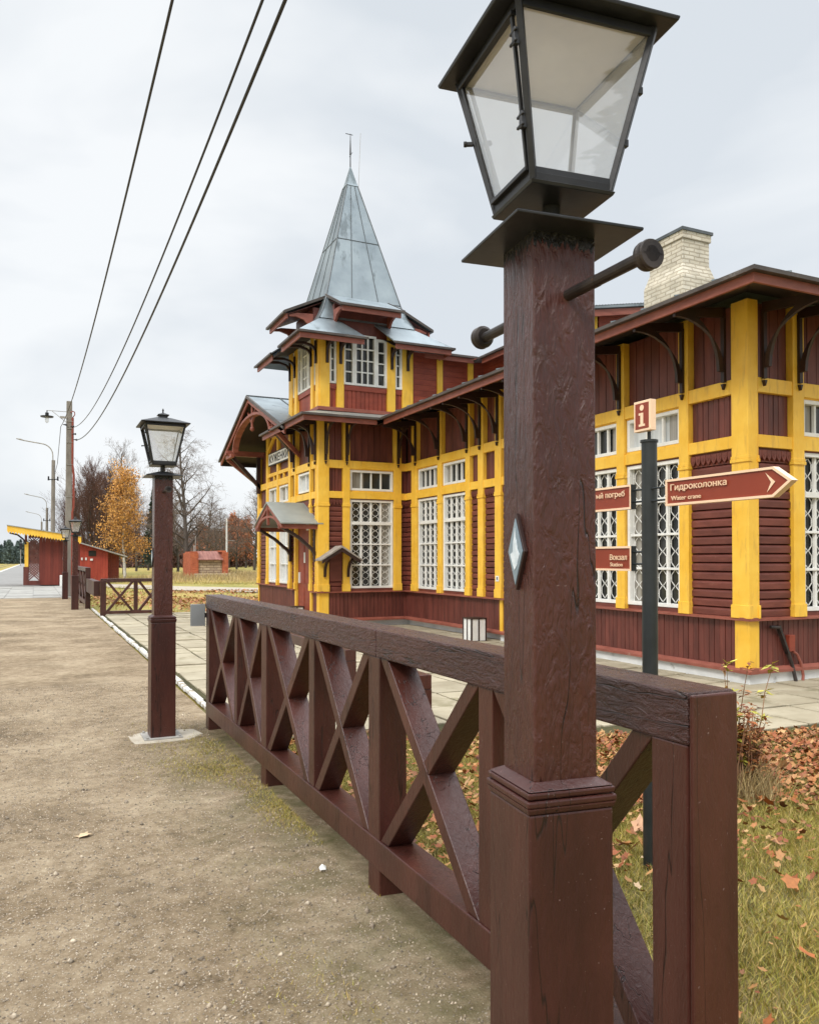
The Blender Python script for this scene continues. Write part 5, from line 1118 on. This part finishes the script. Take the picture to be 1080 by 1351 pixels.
def streetlight(x, y, h, xa, za, label, base=None):
    t = thing('street_light', label, 'street light', (x, y, 0), 'curved arm street lights along the platform')
    b = MB(); b.tube([(x,y,-.2),(x,y,h)], [.17,.12], 10); b.build('pole', M['polewood'], t)
    b = MB(); pts = [(x-.02,y,h-.5),(x-.04,y,h+.35)]
    for i in range(1, 8):
        a = i/7*math.radians(78); pts.append((x-.04-.75*(1-math.cos(a)), y, h+.35+.75*math.sin(a)))
    p = pts[-1]; pts.append((xa, y, za)); b.tube(pts, .04, 6); ar = b.build('arm', M['concrete'], t)
    b = MB(); b.tube([(xa+.02,y,za),(xa-.2,y,za+.06),(xa-.45,y,za+.10)], [.04,.06,.03], 6); b.build('lamp_head', M['concrete'], ar)
    b = MB(); b.bar((x-.3,y-.1,h-1.35),(x+.3,y-.1,h-1.3),.05,.06)
    for sx_ in (-.3,.28): b.tube([(x+sx_,y-.1,h-1.4),(x+sx_,y-.1,h-1.12)], [.06,.05], 7)
    b.build('crossarm', M['cable'], t); return t
streetlight(1.15, 60, 8.3, -.7, 9.55, 'nearest curved arm street light, just left of the utility pole')
streetlight(1.18, 92, 6.9, -.55, 8.2, 'middle curved arm street light, partly hidden behind the shelter')
streetlight(.93, 125, 6.85, -.7, 8.15, 'farthest and smallest curved arm street light above the shelter roof')
t = thing('rail_signal', 'tiny dark railway signal on a thin mast beside the far track', 'signal', (-2.75, 200, 0)); 
b = MB(); b.tube([(-2.75,200,-.2),(-2.75,200,3.9)], .09, 8); b.build('mast', M['concrete'], t)
b = MB(); b.box(-3.05,-2.45,199.8,200.1,3.8,5.1); b.tube([(-2.75,199.9,5.1),(-2.75,199.9,5.35)],[.3,.05],8); b.build('signal_head', M['black_metal'], t)

# ------------------------------------------------------------------ trees
def tree_segments(seed, H, r0, lean=(0,0), nlim=26, first=.12, lim_len=.42, ang=(38,62), up=.25, droop=0.0, levels=4, kids=(6,5,3), jitter=.12, fork=False):
    r = random.Random(seed); segs = []
    def grow(p, d, ln, rad, lev):
        n = (9, 6, 4, 3, 2)[min(lev, 4)] if lev else 14
        pts = [p]; st = ln/n; dirs = []
        for i in range(n):
            jx = jitter*(1.0 if lev else .35)
            d = (d + Vector((r.uniform(-jx,jx), r.uniform(-jx,jx), r.uniform(-jx,jx)))).normalized()
            d.z += (up*.16 if lev and not (droop and lev > 1) else 0) - (droop*.22 if lev > 1 else 0); d.normalize()
            p = p + d*st; pts.append(p); dirs.append(Vector(d))
        rr = [max(.0045, rad*(1 - .82*i/n)) for i in range(n+1)]
        segs.append((pts, rr, lev))
        if lev >= levels: return
        k = nlim if lev == 0 else kids[min(lev-1, len(kids)-1)]
        for c in range(k):
            f = (first + (1-first)*((c+r.uniform(.1,.9))/k)) if lev == 0 else r.uniform(.18, 1.0)
            i = min(n-1, int(f*n)); q0 = pts[i] + (pts[i+1]-pts[i])*(f*n-i); dd = dirs[i]
            a = math.radians(r.uniform(*ang)); az = (c*2.399 + r.uniform(-.5,.5)) if lev == 0 else r.uniform(0, 2*math.pi)
            o = dd.orthogonal().normalized(); o = Matrix.Rotation(az, 3, dd) @ o
            nd = (dd*math.cos(a) + o*math.sin(a)).normalized()
            L_ = (H*lim_len*(1.02-f*(.72 if H > 8.35 else .50))) if lev == 0 else ln*r.uniform(.38,.62)
            grow(q0, nd, L_*r.uniform(.75,1.15), max(.006, rr[i]*(.55 if lev == 0 else .6)), lev+1)
    grow(Vector((0,0,-.1)), Vector((lean[0], lean[1], 1)).normalized(), H, r0, 0)
    return segs
def tree_mesh(segs, split=1):
    tr, tw = MB(), MB()
    for pts, rr, lev in segs: (tr if lev <= split else tw).tube(pts, rr, 7 if lev == 0 else (4 if lev == 1 else 3), cap=False)
    return tr, tw
def make_tree(name, label, loc, segs, tm='bark', wm='twig', group=None, split=1, cat='tree'):
    t = thing(name, label, cat, loc, group); tr, tw = tree_mesh(segs, split)
    for mb_, nm, m in ((tr, 'trunk', tm), (tw, 'crown', wm)):
        mb_.v = [(x+loc[0], y+loc[1], z+loc[2]) for x, y, z in mb_.v]; mb_.build(nm, M[m], t, recalc=False, smooth=True)
    return t
BARE = 'bare brown trees at the edge of the park'
big = make_tree('bare_tree', 'big bare tree with hanging twigs standing behind the brick ruin', (10.15, 60.8, -.05), tree_segments(3, 10.8, .21, lean=(.045,0), nlim=30, first=.17, lim_len=.40, ang=(40,70), up=.35, droop=.55, kids=(7,5,4)), group=BARE)
t1 = make_tree('bare_tree', 'bare pale topped tree rising behind the golden birch', (8.5, 88, 0), tree_segments(8, 12.6, .20, nlim=24, first=.3, lim_len=.42, ang=(28,50), up=.6, kids=(6,5,3)), group=BARE)
t2 = make_tree('bare_tree', 'dark upright bare tree just left of the station gable', (28.2, 112, 0), tree_segments(15, 12.3, .22, nlim=30, first=.14, lim_len=.40, ang=(38,62), up=.45, kids=(6,5,3)), group=BARE)
for px, (x, y, h, src) in {'a': (12.1,110,10.2,t1), 'b': (17.6,120,12.0,t2), 'c': (16.6,105,9.5,big), 'd': (22.0,115,10.6,t2), 'e': (20.4,100,6.4,t1), 'f': (30.5,140,8.2,t2), 'g': (28.7,125,8.4,big), 'h': (33.9,130,11.8,t1), 'i': (30.3,110,10.8,t2), 'j': (26.0,122,9.0,big), 'k': (14.6,118,8.5,t2), 'l': (19.3,128,9.8,t1), 'm': (24.5,132,8.8,t2), 'n': (36.5,122,10.5,big)}.items():
    hs_ = {id(big): 10.8, id(t1): 12.6, id(t2): 12.3}[id(src)]
    dup(src, (x, y, -.1), 'bare brown tree in the crowd of bare trees behind the brick ruin', rz=rnd.uniform(0, 6.28), sc=(h/hs_*rnd.uniform(1.0,1.25),)*2 + (h/hs_,), group=BARE)
# reflected only: trees across the track
# reddish bushy trees behind the utility pole
RB = 'reddish brown bushy trees behind the red shed'
red1 = make_tree('bushy_tree', 'largest reddish brown bushy tree right of the utility pole', (4.9, 80, 0), tree_segments(21, 8.6, .16, nlim=44, first=.02, lim_len=.62, ang=(14,40), up=.9, kids=(8,6,4), jitter=.09), 'bark', 'redtwig', RB)
for x, y, h, l in ((6.5,84,8.6,'reddish brown bushy tree close behind the golden birch'), (3.7,92,7.6,'reddish brown bushy tree peeping out left of the utility pole'), (7.9,93,7.4,'reddish brown bushy tree farther back right of the golden birch')):
    dup(red1, (x, y, -.1), l, rz=rnd.uniform(0, 6), sc=(h/8.6*1.15, h/8.6*1.15, h/8.6), group=RB)
# golden birch: white trunk, drooping leafy crown
bs = tree_segments(31, 8.3, .12, lean=(-.02,0), nlim=44, first=.15, lim_len=.30, ang=(36,62), up=.55, droop=.35, kids=(5,4,3), levels=3)
bi = make_tree('birch_tree', 'golden leaved birch with a white trunk behind the crossing fence', (6.8, 69.9, -.05), bs, 'birchbark', 'twig', split=0)
def leafcards(segs, n, size, seed, spread, minlev=1, keep=None, hang=False):
    r = np.random.default_rng(seed); P = np.array([tuple(p) for pts, rr, lev in segs if lev >= minlev for p in pts])
    c = P[r.integers(0, len(P), n)] + r.normal(0, spread, (n, 3))
    if keep is not None: c = c[keep(c)]
    n = len(c); u = r.normal(0, 1, (n, 3)); u /= np.linalg.norm(u, axis=1)[:, None]; v = r.normal(0, 1, (n, 3))
    if hang: u[:, 2] -= .8; u /= np.linalg.norm(u, axis=1)[:, None]
    v -= u * (u*v).sum(1)[:, None]; v /= np.linalg.norm(v, axis=1)[:, None]
    s = (size * r.uniform(.6, 1.4, n))[:, None]
    V = np.stack([c - u*s, c + v*s*.55, c + u*s, c - v*s*.55], 1).reshape(-1, 3); F = np.arange(4*n).reshape(-1, 4)
    return V, F
V, F = leafcards(bs, 11500, .072, 2, .24, hang=True); npmesh('foliage', V, F, M['orangeleaf'], parent=bi)
OR = 'rust orange trees far behind the brick ruin'
os_ = tree_segments(41, 8.5, .2, nlim=26, first=.15, lim_len=.45, ang=(35,60), up=.5, kids=(5,4,3), levels=3)
ot = make_tree('rusty_tree', 'rust orange leaved tree just above the right end of the brick ruin', (33.0, 150, 0), os_, 'bark', 'twig', OR)
V, F = leafcards(os_, 7000, .16, 3, .3); npmesh('foliage', V, F, M['rustleaf'], parent=ot)
dup(ot, (35.2, 146, 0), 'rust orange leaved tree between the white pole and the station', rz=2, sc=.92, group=OR); dup(ot, (27.2, 142, 0), 'rust orange leaved tree above the left end of the brick ruin', rz=4, sc=.78, group=OR)
# dark spruces
def spruce(label, loc, H, seed):
    r = np.random.default_rng(seed); t = thing('spruce_tree', label, 'tree', loc, 'dark spruces behind the bare trees')
    b = MB(); b.tube([(loc[0],loc[1],loc[2]-.1),(loc[0],loc[1],loc[2]+H)], [.14,.02], 6); b.build('trunk', M['bark'], t)
    n = 5200; z = r.uniform(.08, 1, n)**.85; lay = np.abs(((z*16) % 1) - .5)*2; rad = (1-z)*H*.23*(.55+.45*lay)*np.sqrt(r.uniform(.05,1,n)); a = r.uniform(0, 6.283, n)
    c = np.stack([rad*np.cos(a), rad*np.sin(a), z*H - rad*.35], 1); u = np.stack([np.cos(a), np.sin(a), -.35+r.normal(0,.25,n)], 1); u /= np.linalg.norm(u,axis=1)[:,None]
    v = r.normal(0,1,(n,3)); v -= u*(u*v).sum(1)[:,None]; v /= np.linalg.norm(v,axis=1)[:,None]; s = (.17*r.uniform(.6,1.3,n))[:,None]
    V = np.stack([c-u*s, c+v*s*.4, c+u*s, c-v*s*.4],1).reshape(-1,3); npmesh('crown', V, np.arange(4*n).reshape(-1,4), M['needle'], parent=t); return t
spr = spruce('dark spruce peeping out right of the golden birch', (12.9, 100, 0), 10.2, 1)
dup(spr, (14.2, 104, 0), 'shorter dark spruce half hidden by the slim lantern post', rz=1, sc=.9, group='dark spruces behind the bare trees')
# far woods that read as one mass
def wood(name, pts, mat, size, seed):
    r = np.random.default_rng(seed); cs = []
    for x, y, h, wdt, con in pts:
        n = int(420*h/7); z = r.uniform(0, 1, n); rad = wdt*((1-z)**.8 if con else np.sqrt(np.clip(1-(z*1.15-.35)**2/.75, .05, 1)))*np.sqrt(r.uniform(0,1,n)); a = r.uniform(0,6.283,n)
        cs.append(np.stack([x+rad*np.cos(a), y+rad*np.sin(a), z*h], 1))
    c = np.concatenate(cs); n = len(c); u = r.normal(0,1,(n,3)); u[:,2] += .8; u /= np.linalg.norm(u,axis=1)[:,None]; v = r.normal(0,1,(n,3)); v -= u*(u*v).sum(1)[:,None]; v /= np.linalg.norm(v,axis=1)[:,None]
    s = (size*r.uniform(.5,1.5,n))[:,None]; V = np.stack([c-u*s, c+v*s*.3, c+u*s, c-v*s*.3],1).reshape(-1,3)
    o = npmesh(name, V, np.arange(4*n).reshape(-1,4), M[mat]); o['kind'] = 'stuff'; return o
wood('far_conifer_wood', [(rnd.uniform(-95, 12), rnd.uniform(300, 350), rnd.uniform(5.5, 8.6), rnd.uniform(1.8,3.0), True) for i in range(260)], 'farneedle', .6, 1)
wood('far_bare_wood', [(6 + i*.62 + rnd.uniform(-1,1), rnd.uniform(150, 185), rnd.uniform(4.5, 7.5), rnd.uniform(1.8,3.0), False) for i in range(150)], 'redtwig', .5, 2)
# trees across the track and behind the viewer (what the windows and the lantern glass mirror)
for x, y, s in ((-19,2,1.0),(-17,12,.8),(-20,22,1.1),(-21,34,.9),(-5.5,-13,.95)):
    dup(t2 if s > .85 else t1, (x, y, -.1), 'bare tree growing across the track, mirrored in the station windows', rz=rnd.uniform(0,6), sc=s, group='bare trees mirrored in the windows')

dup(spr, (7.2,-11.5,-.1), 'dark spruce behind the viewer, mirrored in the close lantern', sc=.95); dup(bi, (12.6,-9.6,-.1), 'leafy birch behind the viewer, mirrored in the close lantern', rz=1, sc=1.05)
# ------------------------------------------------------------------ grass, leaves, weeds
def blades(name, xy, hgt, wid, mat, seed, lean=.5, z=None):
    r = np.random.default_rng(seed); n = len(xy); a = r.uniform(0, 6.283, n); h = hgt*r.uniform(.45, 1.35, n); wv = wid*r.uniform(.6,1.3,n)
    zz = np.zeros(n) - .01 if z is None else z
    b = np.stack([xy[:,0], xy[:,1], zz], 1); d = np.stack([np.cos(a), np.sin(a), np.zeros(n)], 1)*wv[:,None]; a2 = r.uniform(0, 6.283, n); ln = (lean*h*r.uniform(.1,1.2,n))[:,None]
    tip = b + np.stack([np.cos(a2), np.sin(a2), np.zeros(n)],1)*ln; tip[:,2] += h; mid = b + (tip-b)*.5; mid[:,2] += h*.12
    V = np.stack([b-d, b+d, mid+d*.7, mid-d*.7, tip],1).reshape(-1,3); i = np.arange(n)*5
    F = np.concatenate([np.stack([i,i+1,i+2],1), np.stack([i,i+2,i+3],1), np.stack([i+3,i+2,i+4],1)])
    o = npmesh(name, V, F, M[mat]); o['kind'] = 'stuff'; return o
g = np.random.default_rng(77)
def clump(x, y, sc, seed): return fbm(x, y, sc, seed, 3)
xy = np.stack([g.uniform(1.53, 7.5, 420000), g.uniform(.7, 6.6, 420000)], 1)
bnd = np.interp(xy[:,0], [p[0] for p in PB], [p[1] for p in PB]); cl = clump(xy[:,0], xy[:,1], 3.0, 12)
ok = (xy[:,1] < bnd + .05) & (xy[:,1] > .52*xy[:,0]-.9) & (g.uniform(-.75, .75, len(xy)) < cl*.6 + .62 - np.clip(xy[:,1]-2.9,0,2)*.42*np.clip((xy[:,0]-2.2)/2.2, .25, 1))
blades('lawn_grass', xy[ok], .040, .0019, 'blade', 5, 1.25)
xy = np.stack([1.40 - np.abs(g.normal(0,.30,60000)), g.uniform(2.2, 7.8, 60000)], 1); cl = clump(xy[:,0], xy[:,1], 3.4, 31)
ok = (g.uniform(-.15,.9,len(xy)) < cl*.75 - .12 + .33*np.exp(-((xy[:,1]-5.9)/1.0)**2)) & ((xy[:,0]-.985)**2 + (xy[:,1]-7.05)**2 > .06); blades('fence_grass', xy[ok], .017, .0014, 'blade', 6, 1.5, z=np.zeros(ok.sum())+.0)
def leaves(name, xy, size, seed, z0=.004, mat='brownleaf', zspread=.02):
    r = np.random.default_rng(seed); n = len(xy); a = r.uniform(0,6.283,n); s = size*r.uniform(.55,1.35,n)
    ang = np.linspace(0, 2*np.pi, 11)[:-1]; rad = np.array([1.1,.62,.9,.6,.8,.45,.8,.6,.9,.62])
    tx, ty = r.normal(0,.42,n), r.normal(0,.42,n); curl = r.uniform(.1,.7,n)
    X = np.cos(ang[None]+a[:,None])*rad[None]*s[:,None]; Y_ = np.sin(ang[None]+a[:,None])*rad[None]*s[:,None]*r.uniform(.55,1,n)[:,None]
    Z = X*tx[:,None] + Y_*ty[:,None] + curl[:,None]*(X**2+Y_**2)/s[:,None]*.5
    base = z0 + r.uniform(0,zspread,n) - Z.min(1)
    c = np.stack([xy[:,0], xy[:,1], base],1); V = np.concatenate([c[:,None,:], np.stack([X+xy[:,0:1], Y_+xy[:,1:2], Z+base[:,None]],2)],1).reshape(-1,3)
    i = np.arange(n)*11; F = np.concatenate([np.stack([i, i+1+k, i+1+(k+1)%10],1) for k in range(10)])
    o = npmesh(name, V, F, M[mat]); o['kind'] = 'stuff'; return o
xy = np.stack([g.uniform(1.55, 8.5, 90000), g.uniform(.7, 6.4, 90000)],1); bnd = np.interp(xy[:,0], [p[0] for p in PB], [p[1] for p in PB]); cl = clump(xy[:,0], xy[:,1], 2.2, 55)
dens = np.clip((xy[:,1] - 2.5)/1.5, .13, 1)*np.clip(.75+.5*cl, .1, 1); dens = dens*np.clip((xy[:,0]-2.2)/2.2, .30, 1); ok = (xy[:,1] < bnd-.02) & (xy[:,1] > .52*xy[:,0]-.9) & (g.uniform(0,1,len(xy)) < dens*.9)
leaves('fallen_leaves', xy[ok], .023, 8, .010, zspread=.04)
xy = np.stack([g.uniform(1.6, 6.5, 900), g.uniform(.9, 5.2, 900)],1); bnd = np.interp(xy[:,0], [p[0] for p in PB], [p[1] for p in PB]); cl = clump(xy[:,0], xy[:,1], 2.6, 91); ok = (xy[:,1] < bnd-.05) & (g.uniform(-.9,.7,len(xy)) < cl - .15)
leaves('large_fallen_leaves', xy[ok], .046, 18, .014, mat='mapleleaf', zspread=.03)
xy = np.stack([g.uniform(1.7, 12, 14000), g.uniform(22.9, 40, 14000)],1); cl = clump(xy[:,0], xy[:,1], .5, 66); ok = g.uniform(-.6,.9,len(xy)) < cl
leaves('meadow_leaves', xy[ok], .06, 9, -.045)
xy = np.stack([g.uniform(1.6, 22, 60000), g.uniform(22.8, 75, 60000)],1); cl = clump(xy[:,0], xy[:,1], .35, 67); ok = (g.uniform(-.7,.7,len(xy)) < cl) & (xy[:,0] > 1.6) & ~((np.abs(xy[:,1] - (59.5-1.62*xy[:,0])) < 5.5) & (xy[:,1] > 33) & (xy[:,1] < 57))
blades('meadow_grass', xy[ok], .13, .008, 'blade', 7, .7, z=np.zeros(ok.sum())-.06)
xy = np.stack([g.normal(13.5, 3.6, 9000), g.normal(58.5, 3.0, 9000)],1); zz = -.08 + .42*np.exp(-(((xy[:,0]-12.5)/4.5)**2 + ((xy[:,1]-60)/5)**2)); ok = ~((xy[:,0]>9.8)&(xy[:,0]<12.7)&(xy[:,1]>57.2))
blades('tall_dry_grass', xy[ok], .42, .014, 'drygrass', 8, .5, z=zz[ok])
# moss and grit in the paving joints, pebbles on the sand
n = 60000; xy = np.stack([g.uniform(-2.6, 1.38, n), 1.9 + 8.5*g.uniform(0,1,n)**1.5],1); s = g.uniform(.0018, .0062, n)*np.where(g.uniform(0,1,n) > .985, 2.4, 1)*np.where(g.uniform(0,1,n) > .9985, 2.6, 1)
oc = np.array([(1,0,0),(-1,0,0),(0,1,0),(0,-1,0),(0,0,1),(0,0,-1)], float); of = np.array([(0,2,4),(2,1,4),(1,3,4),(3,0,4),(2,0,5),(1,2,5),(3,1,5),(0,3,5)])
zs_ = sandz(xy[:,0], xy[:,1]); V = (oc[None]*s[:,None,None]*g.uniform(.6,1.3,(n,6,1)) + np.stack([xy[:,0], xy[:,1], zs_+s*.2],1)[:,None,:]).reshape(-1,3); F = (of[None] + (np.arange(n)*6)[:,None,None]).reshape(-1,3)
M['grit'] = surf('sand_grit', (.20,.155,.11), (.42,.35,.26), .85, (40,40,40), island=.5)
o = npmesh('grit', V, F, M['grit']); o['kind'] = 'stuff'
# single bits lying on the sand
def single_leaf(x, y, s, label, mat):
    pts = [(1.1,0),(.45,.3),(.6,.75),(.1,.5),(-.3,.8),(-.45,.3),(-1.0,.15),(-.5,-.2),(-.6,-.7),(-.05,-.45),(.4,-.75),(.5,-.3)]
    b = MB(); b.prism([(x+px*s, y+py*s, .014+.004*math.sin(px*3)+.006*abs(py)) for px, py in pts], (0,0,.0015)); tag(b.build('dry_leaf', M[mat], origin=(x,y,.012)), label, 'leaf')
M['paleleaf'] = surf('pale_dry_leaf', (.46,.33,.19), (.58,.43,.27), .8, (20,20,20))
single_leaf(.249, 4.666, .045, 'pale dry maple leaf lying alone on the sand in the left foreground', 'paleleaf')
single_leaf(-.35, 6.3, .04, 'brown dry leaf on the sand left of the slim lantern post', 'brownleaf')
b = MB(); x, y = 1.266, 3.682; b.add([(x-.018,y-.01,.012),(x+.010,y-.014,.012),(x+.016,y+.004,.022),(x-.002,y+.016,.030),(x-.018,y+.008,.018),(x,y,.034)], [(0,1,5),(1,2,5),(2,3,5),(3,4,5),(4,0,5),(0,4,3,2,1)]); tag(b.build('paper_scrap', M['white'], origin=(x,y,.014)), 'crumpled white paper scrap on the sand below the long fence', 'litter')
# dead weed by the near end of the fence
wx, wy = 4.05, 3.72
t = thing('dry_weed', 'dry leafy weed clump growing right of the near end of the fence', 'weed', (wx, wy, 0))
r = random.Random(4); b = MB(); lf = MB(); lp = []
for k in range(56):
    a = r.uniform(0, 6.28); h = r.uniform(.25, .55) if k > 5 else r.uniform(.62, .86); sp = r.uniform(.02, .16); p = [(wx + r.uniform(-.07,.07), wy + r.uniform(-.07,.07), -.02)]
    for i in range(1, 6): p.append((p[0][0] + math.cos(a)*sp*(i/5)**1.6 + r.uniform(-.01,.01), p[0][1] + math.sin(a)*sp*(i/5)**1.6 + r.uniform(-.01,.01), h*i/5))
    b.tube(p, [.006,.0055,.005,.004,.0035,.002], 4, cap=False)
    for i in range(2 if k < 6 else 3, 6):
        for q_ in range(10 if k < 6 else 5): lp.append((p[i], k))
b.build('stems', M['weedstem'], t, recalc=False)
for nm, sel, mt in (('yellow_leaves', lambda k: k < 4, 'weedleaf'), ('brown_leaves', lambda k: k >= 4, 'brownleaf')):
    l_ = MB()
    for (x, y, z), k in lp:
        if not sel(k): continue
        s = r.uniform(.034,.066) if k < 4 else r.uniform(.02,.046); d = Vector((r.uniform(-1,1), r.uniform(-1,1), r.uniform(-.5,.5))).normalized(); o = d.cross(Vector((r.uniform(-.3,.3), r.uniform(-.3,.3),1))).normalized(); c = Vector((x,y,z + r.uniform(-.03,.03)))
        l_.add([c, c+d*s*.6+o*s*.32+Vector((0,0,.004)), c+d*s*1.3, c+d*s*.6-o*s*.32+Vector((0,0,.004))], [(0,1,2,3)])
    l_.build(nm, M[mt], t, recalc=False)
xy = np.stack([g.normal(wx+.02,.10,900), g.normal(wy,.10,900)],1); 
rr_ = np.random.default_rng(3); n = len(xy); bl = []
o = blades('weed_grass', xy, .22, .003, 'drygrass', 9, .7); o.parent = t; o.location = (-wx, -wy, 0); del o['kind']; o.name = 'dry_blades'
b = MB(); b.tube([(3.62,2.42,.03),(3.70,2.40,.035),(3.80,2.41,.03)], [.007,.008,.006], 6); tag(b.build('twig', M['bark'], origin=(3.7,2.4,.02)), 'short dark twig lying on the leafy lawn right of the fence', 'twig')
